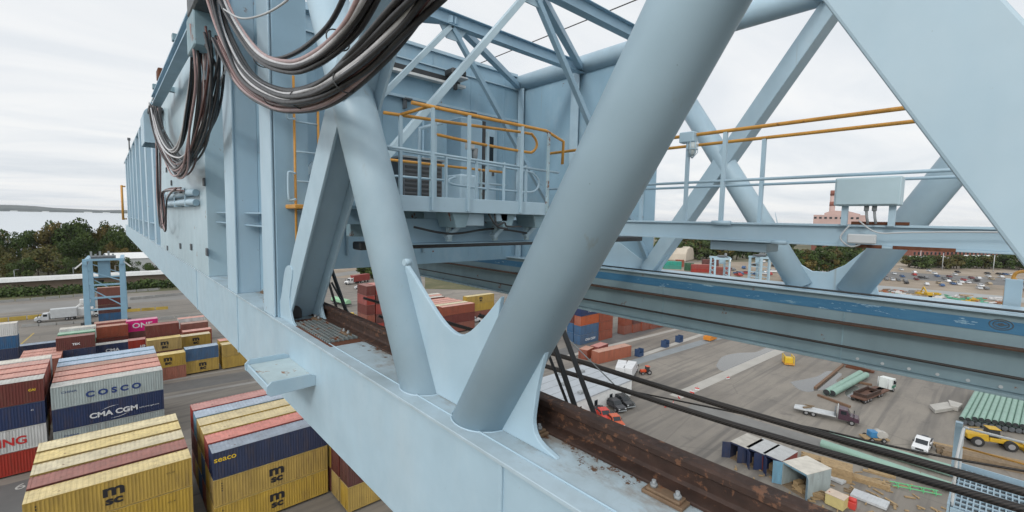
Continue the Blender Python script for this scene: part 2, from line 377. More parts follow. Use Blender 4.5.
b = MB(); b.tube([(XF, -6, 5.3), (XF, 14, 5.3)], .30, 32); b.build('top_chord', steel, boom)
b = MB(); b.box(XF-.02, XF+.01, 7.3, 13.35, GT, 5.1); b.build('side_wall', steel_wall, boom)
for y0, w in ((7.18, .34), (10.25, .36), (13.0, .3)):
    b = MB(); b.box(XF-.16, XF-.13, y0, y0+w, GT, 5.05); b.box(XF-.13, XF-.02, y0+w/2-.02, y0+w/2+.02, GT, 5.05); b.build('stiffener', steel if y0 > 8 else steel_dk, boom, .006)
# door wall
b = MB(); b.box(2.04, 12.36, 13.4, 13.45, -1.6, 5.55); b.build('end_wall', steel_wall, boom)
b = MB(); b.box(2.04, 12.2, 13.30, 13.4, 5.5, 5.6); b.build('wall_cap', steel, boom)
b = MB(); b.box(6.0, 12.3, 13.28, 13.395, 3.78, 3.86); b.box(2.2, 12.3, 13.34, 13.395, 5.02, 5.06); b.build('wall_ledge', steel, boom)
b = MB(); b.box(5.0, 9.4, 13.22, 13.39, 4.62, 4.78); b.build('light_slot', dark_m, boom); b = MB(); b.box(4.8, 9.6, 13.15, 13.39, 4.52, 4.60); b.build('light_shelf', white_p, boom)
for xx in (7.3, 9.9): 
    b = MB(); b.box(xx-.03, xx+.03, 13.2, 13.39, 3.45, 3.78); b.box(xx-.05, xx+.2, 13.15, 13.39, 3.72, 3.77); b.build('cable_hook', darkgrey, boom)
b = MB()
for xx in (4.6, 6.6, 8.4, 10.0, 11.6): b.box(xx-.012, xx+.012, 13.385, 13.399, -1.4, 5.4)
b.build('wall_seam', steel_dk, boom)
for a in ((2.1, 1.3), (2.1, .7), (12.1, 3.05)): pass
# overhead frames
def frame(Y, cx, braces=True):
    b = MB(); b.hbeam((2.25, Y, 5.15), (XF, Y, 5.15), .34, .24, .022, .016, up=(0, 1, 0)); b.build('cross_beam', steel_dk, boom, .004)
    if braces:
        b = MB(); b.bar((cx, Y, 5.0), (2.35, Y, -.1 if Y > 9 else -.5),   .13, .13, Vector((0, 1, 0))); b.build('sway_brace', paint('pale_brace_paint', (.45, .58, .65), .45, .08, 2), boom, .006)
        b = MB(); b.bar((cx, Y, 5.0), (XF-.1, Y, -1.2), .13, .13, Vector((0, 1, 0))); b.build('sway_brace', steel_dk, boom, .006)
frame(10.2, 6.95); frame(7.35, 7.1)
b = MB(); b.hbeam((2.25, 3.2, 5.15), (XF, 3.2, 5.15), .34, .24, .022, .016, up=(0, 1, 0)); b.build('cross_beam', steel_dk, boom, .004)
for a, c in (((7.0, 10.2, 5.15), (XF-.15, 13.3, 5.15)), ((7.1, 7.35, 5.15), (XF-.15, 10.2, 5.15)), ((7.0, 10.2, 5.15), (2.4, 13.2, 5.15)), ((7.1, 7.35, 5.15), (2.4, 10.2, 5.15)), ((7.1, 3.2, 5.15), (XF-.15, 7.2, 5.15))):
    b = MB(); b.bar(a, c, .19, .19); b.build('plan_brace', steel_dk, boom, .006)
for c in ((7.0, 10.2, 5.0), (7.1, 7.35, 5.0)):
    b = MB(); b.prism([(c[0]-.45, 5.0), (c[0]+.45, 5.0), (c[0]+.2, 4.65), (c[0]-.2, 4.65)], 'y', c[1]-.015, c[1]+.015); b.build('gusset', steel, boom)
# ledge tray on outer face
tray = empty('step_tray', 'small pale blue step tray bolted to the outer face of the near girder', 'tray', (1.55, 5.95, -1.95)); tray.scale = (.85, .86, .8)
b = MB(); b.box(-.27, .295, -.58, .58, -.01, .01); b.build('tray_plate', paint('tray_paint', (.46, .56, .58), .5, .15, 4, rust=.24, rustscale=4, rustcol=(.26, .12, .05)), tray, .003)
b = MB(); b.box(-.30, -.271, -.60, .60, -.10, .02); b.build('tray_lip', steel, tray, .008)
for s in (-1, 1):
    b = MB(); b.prism([(-.33, -.07), (-.33, .03), (-.27, .09), (.22, .09), (.295, .05), (.295, -.10), (-.28, -.12)], 'y', s*.60-.012, s*.60+.012); b.build('end_plate', steel, tray, .004)

# ================================================================== festoon
track = empty('cable_track', 'blue steel cable track beam with a rusty bracket above the side wall', 'track beam')
b = MB(); b.box(1.28, 1.52, 9.5, 18.6, 3.62, 3.66); b.box(1.28, 1.52, 9.5, 18.6, 3.36, 3.40); b.box(1.385, 1.415, 9.5, 18.6, 3.401, 3.619); b.build('beam', steel_dk, track, .003)
b = MB(); b.box(1.2, 1.6, 7.7, 9.7, 3.30, 3.72); b.build('hanger_block', darkgrey, track, .03)
b = MB(); b.box(1.22, 1.58, 9.2, 10.0, 2.75, 3.35); b.build('hanger_plate', steel_old, track, .02)
for yy in (12.4, 17.6):
    b = MB(); b.box(1.25, 1.79, yy-.08, yy+.08, 3.67, 3.82); b.build('bracket', steel_old, track, .01)
b = MB(); b.box(1.27, 1.53, 16.0, 16.5, 3.67, 3.95); b.build('bracket', rust_m, track, .02)
b = MB()
for k in range(5): b.tube([(1.24+.08*k, 8.1+.15*k, 3.70), (1.26+.08*k, 8.2+.15*k, 3.98)], .035, 8)
b.build('clamp', dark_m, track)
hood = empty('cable_hood', 'rounded pale blue hood over the cable entry on the side wall', 'hood', (1.55, 22.2, 2.55))
b = MB(); arc = [(-.2+.35*math.cos(a)*1.0, 1.0+.3*math.sin(a)) for a in [math.pi*(.5+.5*i/8) for i in range(9)]]
b.prism([(.22, 0), (.22, 1.30)]+[(x+.25, z) for x, z in arc]+[(-.30, 0)], 'y', 1.1, 1.16); b.prism([(.22, 0), (.22, 1.30)]+[(x+.25, z) for x, z in arc]+[(-.30, 0)], 'y', -.6, -.55)
sk = [(x+.25, z) for x, z in arc]
for (xa, za), (xb, zb) in zip(sk+[(-.30, 0)], (sk+[(-.30, 0)])[1:]): b.bar((xa, .28, za), (xb, .28, zb), 1.7, .03, Vector((za-zb, 0, xb-xa)) if (za-zb, xb-xa) != (0, 0) else Vector((1, 0, 0)))
b.build('shell', steel_side, hood)
b = MB(); b.box(-.2, .2, -1.4, -.65, 1.0, 1.2); b.build('entry_block', dark_m, hood, .03)
def cable_set(name, label, specs, group='hanging festoon cables'):
    """specs: list of (pixel path, x, spread, [(mat, radius), ...])"""
    root = empty(name, label, 'cable bundle', group=group)
    for path, x, spread, cabs in specs:
        n = len(cabs)
        for i, (m, r) in enumerate(cabs):
            a = i*2.4; rad = spread*math.sqrt((i+.5)/n)
            pts = []
            nP = len(path)
            for k, (u, v) in enumerate(path):
                p = onx(u, v, x); tight = 1.0
                ph = a+.5*k+random.uniform(-.35, .35)
                kk = rad*(1.25 if k in (0, nP-1) else .9)+random.uniform(-.008, .008)
                pts.append((p.x+math.cos(ph)*kk, p.y+math.sin(ph*.5)*kk*.6, p.z+math.sin(ph)*kk))
            b = MB(); b.tube(smooth(pts, 8), r, 10); b.build('cable', m, root)
    return root
Gc, K, Mv, Br = (grey_r, .021), (black_r, .022), (mauve_r, .021), (brown_r, .020)
near_l = cable_set('cable_bundle', 'thickest loop of black, grey and mauve cables sweeping up to the top edge', [
    ([(214, -6), (223, 30), (245, 75), (280, 97), (318, 92), (360, 62), (400, 20), (430, -22)], 1.38, .095, [Mv, Gc, K, Gc, Mv, K, Gc, Br, K, K, Br, K, Mv, K, K, Gc]),
    ([(216, 40), (238, 82), (268, 104), (300, 108), (335, 96), (385, 52), (432, -12)], 1.42, .05, [Mv, Mv, Gc, Br, K, Mv]),
    ([(218, -10), (232, 20), (258, 56), (290, 68), (320, 58), (350, 28), (372, -15)], 1.36, .055, [Gc, Gc, K, Gc, K, K, K, K, Mv, K]),
    ([(228, 5), (245, 40), (268, 58), (295, 54), (330, 28), (352, -15)], 1.45, .02, [K]),
])
for u, v in ((262, 60), (300, 100), (345, 82), (338, 40), (272, 98)):
    p = onx(u, v, 1.39); b = MB(); b.tube([(p.x+math.cos(a)*.088, p.y+math.sin(a)*.04, p.z+math.sin(a)*.088) for a in [i*math.pi/10 for i in range(21)]], .006, 6, False); b.build('cable_tie', dark_m, near_l)
cable_set('cable_bundle', 'middle slack cable loop hanging from the dark hanger block down the side wall', [
    ([(203, 30), (203, 80), (197, 130), (188, 165), (176, 172), (164, 150), (156, 125), (154, 104)], 1.40, .15, [Mv, K, Gc, Mv, K, Gc, Mv, Br, K, Mv]),
    ([(213, 35), (217, 70), (210, 115), (196, 150), (183, 163), (170, 150), (160, 128), (156, 106)], 1.44, .15, [K, K, K, K, K, K, Br, K, Gc]),
    ([(196, 20), (193, 70), (188, 110), (180, 145), (170, 150), (160, 132), (153, 106)], 1.38, .06, [K, Gc, K, Gc, K]),
])
cable_set('cable_bundle', 'narrow loop of mauve cables hanging lowest beside the white conduit pipes', [
    ([(155, 108), (157, 150), (158, 200), (161, 226), (165, 222), (163, 195), (168, 190), (182, 190)], 1.50, .05, [Mv, Mv, Br, K]),
    ([(157, 108), (160, 150), (161, 210), (166, 231), (167, 200), (176, 188)], 1.46, .02, [Mv, K]),
])
b = MB(); p = [onx(u, v, 1.3) for u, v in ((222, 8), (240, 18), (262, 15), (285, 2), (300, -15))]
tag(b.tube(smooth(p, 8), .011, 8).build('thin_cable', ltgrey), 'single thin pale wire looping from the hanger block to the top edge', 'cable')
# ladder on wall end with yellow rail
lad = empty('wall_ladder', 'blue rung ladder with yellow side rail at the end of the near side wall', 'ladder')
for x in (2.07, 2.40):
    b = MB(); b.tube([(x, 6.95, GT), (x, 6.95, 1.95)], .018, 8); b.build('side_rail', steel if x < 2.0 else yel_p, lad)
for k in range(8): b = MB(); b.tube([(2.07, 6.95, GT+.3+.42*k), (2.40, 6.95, GT+.3+.42*k)], .014, 6); b.build('rung', steel, lad)
for z0 in (.22, 1.35): 
    b = MB(); b.tube(smooth([(2.06, 6.9, z0), (1.98, 6.9, z0-.02), (1.96, 6.9, z0+.05), (1.96, 6.9, z0+.32), (1.98, 6.9, z0+.38), (2.06, 6.9, z0+.36)], 4), .016, 8); b.build('grab_loop', steel, lad)
b = MB(); b.box(1.95, 2.3, 6.6, 7.03, .08, .14); b.build('landing', yel_p, lad, .01)
# yellow ladder at far end of wall
l2 = empty('end_ladder', 'narrow yellow ladder at the far end of the long side wall', 'ladder')
for yy in (60.5, 61.6):
    b = MB(); b.tube([(1.5, yy, -.9), (1.5, yy, 2.6)], .09, 6); b.build('side_rail', yel_p, l2)
for k in range(8): b = MB(); b.tube([(1.5, 60.5, -.7+k*.45), (1.5, 61.6, -.7+k*.45)], .05, 6); b.build('rung', yel_p, l2)
for z in (2.5, -.8): b = MB(); b.tube([(1.5, 61, z), (1.8, 61, z)], .07, 6); b.build('bracket', yel_p, l2)
b = MB(); b.tube([(1.85, 50, 4.98), (1.85, 50, 5.9)], .05, 6); b.box(1.75, 1.95, 49.9, 50.1, 5.9, 6.1)
tag(b.build('wall_lamp', darkgrey), 'tiny dark lamp standing on the far top edge of the side wall', 'lamp')

# ================================================================== platform
plat = empty('access_platform', 'pale blue access platform with double yellow handrails inside the boom', 'platform', (0, 0, 0))
PY = 4.4; DZ = .13; PX0, PX1 = 2.42, 4.62
b = MB(); b.box(PX0, PX1, PY+.02, 8.2, DZ-.04, DZ); b.build('deck', steel_old, plat)
b = MB(); b.box(PX0-.1, PX1+.02, PY-.02, PY+.018, DZ-.07, DZ+.10); b.build('toe_board', steel, plat, .004)
b = MB(); b.box(2.6, PX1+.9, PY+.45, PY+.60, -.32, -.02); b.box(2.6, PX1+.9, PY+.36, PY+.69, -.335, -.321); b.build('support_beam', steel_dk, plat, .004)
b = MB(); b.box(2.6, PX1+.4, 6.3, 6.45, -.3, -.02); b.build('support_beam', steel_old, plat, .004)
for x in (3.2, 3.95, 4.55):
    b = MB(); b.prism([(x-.14, -.04+DZ), (x+.14, -.04+DZ), (x+.07, -.12), (x-.07, -.12)], 'y', PY+.05, PY+.42); b.build('bracket', steel_old, plat, .004)
    b = MB(); b.bar((x-.05, PY+.3, -.25), (x+.33, PY+.3, DZ-.06), .06, .09, Vector((0, 1, 0))); b.build('strut', steel, plat, .004)
    b = MB(); b.box(x-.03, x+.03, PY+.28, PY+.34, -.3, -.02); b.build('hanger', steel_rusty, plat, .004)
b = MB(); b.box(3.3, 3.6, PY+.1, PY+.4, -.1, .06); b.box(3.75, 3.95, PY+.05, PY+.3, -.04, .07); b.build('terminal_box', steel, plat, .01)
b = MB(); b.tube(smooth([(3.7, PY+.02, .06), (3.72, PY, -.08), (3.85, PY, -.05), (3.9, PY, -.1), (4.15, PY, -.1)], 5), .012, 8); b.tube(smooth([(3.6, PY+.02, .06), (3.66, PY, -.04), (3.75, PY, -.11), (3.9, PY, -.13)], 5), .012, 8); b.build('hose', dark_m, plat)
TR = DZ+1.09; MR = DZ+.55
posts = [2.74, 3.30, 4.08, 4.56]
for x in (2.74, 4.10): b = MB(); b.box(x-.016, x+.016, PY-.054, PY-.0215, DZ-.05, TR-.02); b.build('post', steel, plat)
for x in (2.62+.62, 4.60): b = MB(); b.box(x-.016, x+.016, PY-.054, PY-.0215, DZ-.05, TR-.02); b.build('post', steel_rusty if x > 4 else steel, plat)
pe = onx(572, 150, 5.0)
b = MB(); b.tube([(2.5, PY, TR), (4.58, PY, TR), (4.95, PY, TR-.10), (4.96, PY+.02, TR-.42)], .021, 10); b.build('handrail', yel_p, plat)
b = MB(); b.tube([(2.1, PY+.08, MR+.06), (4.95, PY+.08, MR)], .016, 8); b.build('mid_rail', steel, plat)
PB = PY+.25
b = MB(); b.tube(smooth([(2.30, PB, 1.12), (3.2, PB, 1.15), (4.40, PB, 1.20), (4.58, PB, 1.18), (4.66, PB, 1.07), (4.58, PB, .96), (4.40, PB, .94), (3.6, PB, .95), (2.95, PB, .98)], 6), .019, 10); b.build('handrail', yel_p, plat)
b = MB(); b.tube(smooth([(2.35, PB, .74), (4.3, PB, .68), (4.62, PB, .64), (4.72, PB, .52), (4.62, PB, .40), (4.3, PB, .38), (3.3, PB, .40), (3.15, PB, .45), (3.25, PB, .50)], 6), .015, 8); b.build('mid_rail', steel, plat)
for x in (2.50, 2.95, 3.75, 4.30): b = MB(); b.box(x-.018, x+.018, PB-.018, PB+.018, DZ, 1.12); b.build('post', steel, plat)
b = MB(); b.tube([(2.72, PY, TR), (2.50, PB, 1.13)], .019, 8); b.build('handrail', yel_p, plat); b = MB(); b.tube([(3.0, 6.5, TR-.35), (5.6, 6.5, TR-.35)], .022, 8); b.build('handrail', yel_p, plat)
b = MB(); b.tube([(2.7, 6.5, MR-.05), (5.7, 6.5, MR-.05)], .018, 8); b.build('mid_rail', steel, plat)
for k, x in enumerate((3.0, 3.45, 3.9, 4.3)):
    b = MB(); b.box(x-.012, x+.012, PY+.07, PY+.10, DZ-.05, MR+.05); b.build('baluster', steel, plat)
for x in (2.95, 4.05, 5.1):
    b = MB(); b.box(x-.02, x+.02, 6.48, 6.52, DZ-.1, TR-.33); b.build('post', steel_rusty, plat)
b = MB(); b.box(2.5, 5.9, 6.2, 6.26, DZ-.25, DZ-.02); b.build('edge_channel', steel_dk, plat)
b = MB(); b.box(4.7, 5.45, PY+.3, 6.2, DZ-.05, DZ-.01); b.build('deck', steel_old, plat)
b = MB(); b.tube(smooth([(2.7, PY+.3, -.12), (3.2, PY+.25, -.2), (3.9, PY+.3, -.14), (4.5, PY+.25, -.2)], 6), .014, 6); b.build('hose', dark_m, plat)
b = MB(); b.box(2.7, 3.15, PY+.8, PY+1.3, DZ-.35, DZ-.05); b.build('junction_tray', steel_rusty, plat, .01)
b = MB(); b.box(4.15, 4.5, PY+1.4, PY+1.8, DZ, DZ+.55); b.build('equipment_box', steel, plat, .02)
b = MB(); b.tube([(3.6, PY+1.7, DZ), (3.6, PY+1.7, DZ+1.2), (4.0, PY+1.7, DZ+1.35)], .03, 8); b.build('riser', steel, plat)
# equipment behind the railing
cab = empty('control_cabinet', 'dark louvred control cabinet standing behind the platform railing', 'cabinet', (4.85, 8.2, .13))
b = MB(); b.box(-.55, .35, -.3, .3, 0, 1.0); b.build('case', darkgrey, cab, .02)
b = MB()
for k in range(9): b.box(-.5, .3, -.315, -.301, .1+k*.09, .14+k*.09)
b.build('louvres', dark_m, cab); b = MB(); b.box(-.6, .4, -.33, .33, 1.0, 1.04); b.build('lid', midgrey, cab, .005)
cab2 = empty('equipment_locker', 'tall narrow pale blue locker with dark edge behind the platform railing', 'locker', (6.3, 8.6, .13))
b = MB(); b.box(-.35, .25, -.3, .3, -.1, 2.1); b.build('case', steel_dk, cab2, .02); b = MB(); b.box(.26, .36, -.28, .28, -.1, 2.1); b.build('side_duct', dark_m, cab2, .01)
b = MB(); b.box(-.36, .26, -.33, -.31, .55, .6); b.build('door_bar', darkgrey, cab2)
for nm, lab, u, v in (('caged_lamp', 'small caged lamp on a pale post in the middle of the platform railing', 458, 0), ):
    lp = empty(nm, lab, 'lamp', (3.5, PY+.3, DZ)); 
    b = MB(); b.box(-.02, .02, -.02, .02, 0, .82); b.build('post', steel, lp); b = MB(); b.box(-.045, .045, -.05, .05, .74, .84); b.build('housing', ltgrey, lp, .01)
    b = MB(); b.tube([(.08, 0, .76), (.08, 0, .60)], [.045, .035], 12); b.build('globe', midgrey, lp)
# door in the end wall
door = empty('cabin_door', 'pale blue steel door with a dark window in the end wall', 'door', (10.6, 13.4, .5))
b = MB(); b.box(-.58, .62, -.06, -.002, -.1, 2.9); b.build('frame', steel, door, .01)
b = MB(); b.box(-.45, .5, -.09, -.062, 0, 2.78); b.build('leaf', steel_side, door, .008)
b = MB(); b.box(-.02, .42, -.10, -.091, 1.55, 2.55); b.build('window', glass, door); b = MB(); b.box(-.36, -.20, -.10, -.091, 1.55, 2.5); b.build('window', glass, door)
b = MB(); b.box(.36, .44, -.14, -.091, 1.1, 1.25); b.build('handle', darkgrey, door)
b = MB(); b.tube([(-.9, -.12, 3.15), (.8, -.12, 3.15)], .03, 8); b.build('rain_bar', steel, door)
fl = empty('flood_lamp', 'black flood lamp hanging from the upper end wall', 'lamp', (9.05, 13.0, 4.75))
b = MB(); b.box(-.3, .3, -.25, .25, .0, .22); b.build('housing', dark_m, fl, .05); b = MB(); b.box(-.05, .05, -.05, .05, -.42, 0); b.build('stem', dark_m, fl); b = MB(); b.box(.0, .35, -.27, .2, -.08, -.01); b.build('reflector', ltgrey, fl, .02)
wb = empty('wall_box', 'pale grey junction box on the upper end wall', 'junction box', (5.9, 13.3, 3.6)); b = MB(); b.box(-.2, .3, -.15, .09, -.3, .35); b.build('case', ltgrey, wb, .02); b = MB(); b.box(-.17, .27, -.165, -.151, -.27, .32); b.build('lid', ltgrey, wb)
for xx in (4.2, 5.4, 8.0): b = MB(); b.tube([(xx, 13.33, -1.2), (xx, 13.33, 3.7)], .035, 6); b.build('conduit', steel_dk, boom)
for xx, zz in ((7.9, 1.3), (9.4, 1.6), (8.7, .9)): b = MB(); b.box(xx-.22, xx+.22, 13.2, 13.39, zz-.3, zz+.3); b.build('wall_cabinet', steel_side if xx < 9 else ltgrey, boom, .01)
for xx in (7.0, 7.45): b = MB(); b.box(xx-.12, xx+.12, 9.6, 9.8, -.1, 2.2); b.build('duct', darkgrey if xx > 7.2 else steel_dk, boom, .01)
# trolley under platform
tro = empty('trolley_frame', 'dark trolley machinery frame below the access platform', 'trolley', (0, 0, 0))
b = MB(); b.box(3.0, 11.2, 6.9, 7.2, -.55, -.42); b.build('cross_member', dark_m, tro, .02)

# ================================================================== walkway
wk = empty('walkway', 'long pale blue catwalk with double yellow handrails running to the right edge', 'walkway')
WX0, WX1 = 5.5, 6.25
b = MB(); b.box(WX0, WX1, -4, 5.2, -.05, -.02); b.build('deck', steel_old, wk)
for x, nm in ((WX0, 0), (WX1, 1)):
    b = MB(); sg = 1 if nm == 0 else -1
    b.box(x-.02, x, -4, 5.2, -.19, -.012); b.box(x-.06, x-.001, -4, 5.2, -.012, .012); b.box(x-.06, x-.001, -4, 5.2, -.21, -.19); b.build('edge_channel', steel, wk, .003)
    b = MB(); b.tube([(x, y, 1.085) for y in (-4, 0, 5.2)], .022, 10); b.build('handrail', yel_p, wk)
    b = MB(); b.tube([(x, y, .50) for y in (-4, 0, 5.2)], .017, 8); b.build('mid_rail', steel, wk)
for x, ys in ((WX0, (2.34, 4.3, .2-.95, -2.6)), (WX1, (2.17, 3.9, -.9, -2.7))):
    for yy in ys: b = MB(); b.box(x-.022, x+.022, yy-.022, yy+.022, .012, 1.07); b.build('post', steel, wk)
b = MB(); b.tube([(WX0-.055, 2.2, -.0), (WX0-.055, 2.42, -.0)], .028, 10); b.tube([(WX0-.055, 1.6, -.2), (WX0-.055, 1.75, -.2)], .024, 10); b.build('pipe_clamp', steel, wk)
b = MB(); b.box(WX0-.067, WX0-.03, .62, 1.05, .012, .04); b.box(WX0-.067, WX0-.055, .3, .72, -.212, -.18); b.box(WX0-.067, WX0-.055, .8, 1.0, -.212, -.18); b.build('rust_scab', rust_m, wk)
b = MB(); b.box(WX0+.1, WX0+.5, 1.85, 2.5, -.33, -.22); b.build('bracket', steel, wk, .01)
jb = empty('junction_box', 'large pale blue electrical box on two legs above the walkway edge', 'electrical box', (WX0-.10, .93, 0))
b = MB(); b.box(-.09, .09, -.25, .25, .19, .455); b.build('case', paint('box_paint', (.40, .52, .57), .4, .06, 5, rust=.0), jb, .012, seg=2)
b = MB(); b.box(-.099, -.091, -.235, .235, .2, .445); b.build('lid', MATS['box_paint'], jb, .004)
for s in (-.19, .17): b = MB(); b.box(-.02, .02, s-.025, s+.025, -.0, .19); b.build('leg', steel, jb)
b = MB()
for s in (.0, -.06): b.tube([(-.02, s, .19), (-.02, s, .14)], .02, 10); b.tube([(-.02, s, .15), (-.03, s-.01, .08), (-.02, s-.02, .02)], .011, 8)
b.build('gland', midgrey, jb)
b = MB(); b.tube(smooth([(-.03, .05, .05), (-.04, -.1, -.06), (-.05, -.35, -.05), (-.04, -.9, -.03), (-.04, -1.5, -.05)], 6), .007, 6); b.tube(smooth([(-.03, .12, .0), (-.05, .18, -.12), (-.05, .1, -.2), (-.05, .02, -.18)], 6), .008, 6); b.build('lead', ltgrey, jb)
b = MB(); b.box(-.09, -.04, -.1, .12, -.17, -.08); b.build('terminal_cover', ltgrey, jb, .01)
cl = empty('caged_lamp', 'caged clear lamp hanging from its own post on the walkway handrail', 'lamp', (WX0-.03, 2.78, 0))
b = MB(); b.box(-.02, .02, -.02, .02, .0, 1.0); b.build('post', steel, cl)
b = MB(); b.box(-.06, .06, -.09, .10, .99, 1.12); b.build('housing', steel, cl, .01)
gm, nt, bs = new_mat('lamp_glass'); bs.inputs['Base Color'].default_value = (.45, .5, .5, 1); bs.inputs['Roughness'].default_value = .15
b = MB(); b.tube([(-.03, -.07, .98), (-.03, -.07, .93), (-.03, -.07, .86), (-.03, -.07, .82)], [.045, .05, .045, .02], 16); b.build('globe', gm, cl)
b = MB()
for k in range(6):
    a = k*math.pi/3; b.tube([(-.03+.058*math.cos(a), -.07+.058*math.sin(a), .99), (-.03+.06*math.cos(a), -.07+.06*math.sin(a), .86), (-.03, -.07, .79)], .005, 5)
b.tube([(-.03+.06*math.cos(a), -.07+.06*math.sin(a), .9) for a in [i*math.pi/8 for i in range(17)]], .005, 5, False); b.build('cage', steel, cl)

# ================================================================== ropes and rope guides
def rope(pix, x, r, label, mat=wire):
    a = onx(*pix[0], x); c = onx(*pix[1], x); d = (c-a)
    pts = [a+d*t+Vector((0, 0, -.02*math.sin(max(0, min(1, t))*math.pi))) for t in (-2.0, -1.4, -.8, -.3, 0, .25, .5, .75, 1, 1.15, 1.4)]
    b = MB(); b.tube(pts, r, 14); return tag(b.build('hoist_rope', mat), label, 'wire rope', 'hoist ropes running along the boom')
rope(((605, 384), (952, 488)), 3.95, .0265, 'thick dark twisted wire rope, lower of the two heavy ropes beside the rusty rail')
rope(((588, 364), (952, 471)), 4.4, .0295, 'thick dark twisted wire rope, upper of the two heavy ropes beside the rusty rail')
rope(((827, 431), (1024, 471)), 4.75, .009, 'thin dark rope just above the heavy hoist ropes')
b = MB(); a = onz(357, 60, 7.5); 
p1 = ony(530, 78, 16); p2 = ony(760, -40, 9)
p1 = onz(493, 95, 5.9); 
q1 = onz(488, 60, 6.6); q2 = onz(636, 0, 6.6)
tag(MB().tube([q1+(q1-q2)*.6, q2+(q2-q1)*1.2], .018, 8).build('overhead_rope', wire), 'thin dark rope crossing the sky above the cross bracing', 'wire rope')
def guide(pix, x, label):
    rt = empty('rope_guide', label, 'rope guide', group='slanted black rope guides')
    for (a, c, w) in pix:
        A = onx(*a, x); C = onx(*c, x+.25); b = MB(); b.bar(A+(A-C)*.1, C+(C-A)*.5, w, w*.8); b.build('bar', dark_m, rt, .004)
    return rt
guide([((550, 333), (574, 404), .055), ((563, 330), (592, 408), .055), ((545, 345), (566, 400), .03)], 3.2, 'slanted black bars right of the foot of the big round brace')
guide([((329, 262), (345, 308), .07), ((325, 270), (336, 306), .05), ((333, 285), (348, 312), .04)], 3.6, 'slanted black bars seen between the H-section diagonal and the left round brace')
b = MB(); a = onx(551, 322, 3.3); c = onx(635, 405, 4.2); tag(b.tube([a, c], .006, 6).build('guy_wire', midgrey), 'thin pale guy wire slanting down beside the rope guide', 'wire')

# ================================================================== stair landing at lower right
st = empty('stair_landing', 'pale blue steel stair landing with white and yellow handrails at the lower right edge', 'stair landing', (0, 0, 0))
zL = -6.0; P = lambda u, v, z=zL: onz(u, v, z)
c0 = P(957, 472); c1 = P(1075, 498); c2 = P(952, 492); c3 = P(1070, 528)
X0 = c0.x
X0 = 15.3
b = MB(); b.box(13.2, 15.6, -2.6, .42, zL-.03, zL); b.build('landing_plate', darkgrey, st)
b = MB()
for k in range(30): b.box(13.25, 15.55, .36-k*.095, .385-k*.095, zL+.001, zL+.04)
for k in range(10): b.box(13.3+k*.24, 13.36+k*.24, -2.5, .40, zL+.002, zL+.034)
b.build('grating', steel, st)
b = MB(); b.box(13.15, 13.19, -2.6, .42, zL-.35, zL+.05); b.box(15.61, 15.65, -2.6, .44, zL-.3, zL+.15); b.box(13.15, 15.6, .43, .47, zL-.35, zL+.12); b.build('edge_beam', steel_side, st, .005)
b = MB(); b.tube(smooth([(15.5, .40, zL), (15.5, .40, zL+1.0), (15.5, .3, zL+1.1), (15.5, 0, zL+1.1), (15.5, -2.5, zL+1.1)], 5), .03, 8); b.build('handrail', white_p, st)
b = MB(); b.tube([(15.5, .4, zL+.6), (15.5, -2.5, zL+.6)], .024, 8); b.build('mid_rail', yel_p, st)
b = MB(); b.tube(smooth([(13.3, .40, zL), (13.3, .40, zL+1.0), (13.5, .4, zL+1.1), (15.3, .4, zL+1.1), (15.5, .4, zL+1.0)], 5), .028, 8); b.build('handrail', white_p, st)
b = MB(); b.tube(smooth([(14.6, -.5, zL+.3), (14.2, -.6, zL+.5), (14.0, -.9, zL+.3), (14.2, -1.4, zL+.1)], 5), .03, 8); b.build('grab_loop', white_p, st)
b = MB(); b.box(15.45, 15.6, .42, .55, zL-.2, zL+1.2); b.build('corner_post', steel, st)
b = MB(); b.box(13.3, 13.7, -2.5, -2.1, G, zL-.03); b.box(15.1, 15.5, -2.5, -2.1, G, zL-.03); b.build('tower_leg', steel, st)
ol = empty('outrigger_post', 'pale blue post with yellow hand loops standing beyond the far girder at the right edge', 'post', (0, 0, 0))
q = lambda u, v: onx(u, v, 13.3)
pA = q(1013, 292); b = MB(); b.box(13.2, 13.4, pA.y-.12, pA.y+.12, -1.6, q(1013, 279).z); b.build('post', steel, ol, .01)
b = MB(); b.tube(smooth([q(1013, 280), q(1014, 276), q(1019, 272), q(1040, 270)], 5), .03, 8); b.build('handrail', yel_p, ol)
b = MB(); b.tube(smooth([q(1013, 277), q(1018, 281), q(1028, 282), q(1045, 280)], 4), .025, 8); b.build('handrail', yel_p, ol)
pB = q(1005.5, 300); b = MB(); b.tube([(13.3, pB.y, -1.6), (13.3, pB.y, q(1005, 289).z)], .04, 8); b.build('bollard', yel_p, ol)
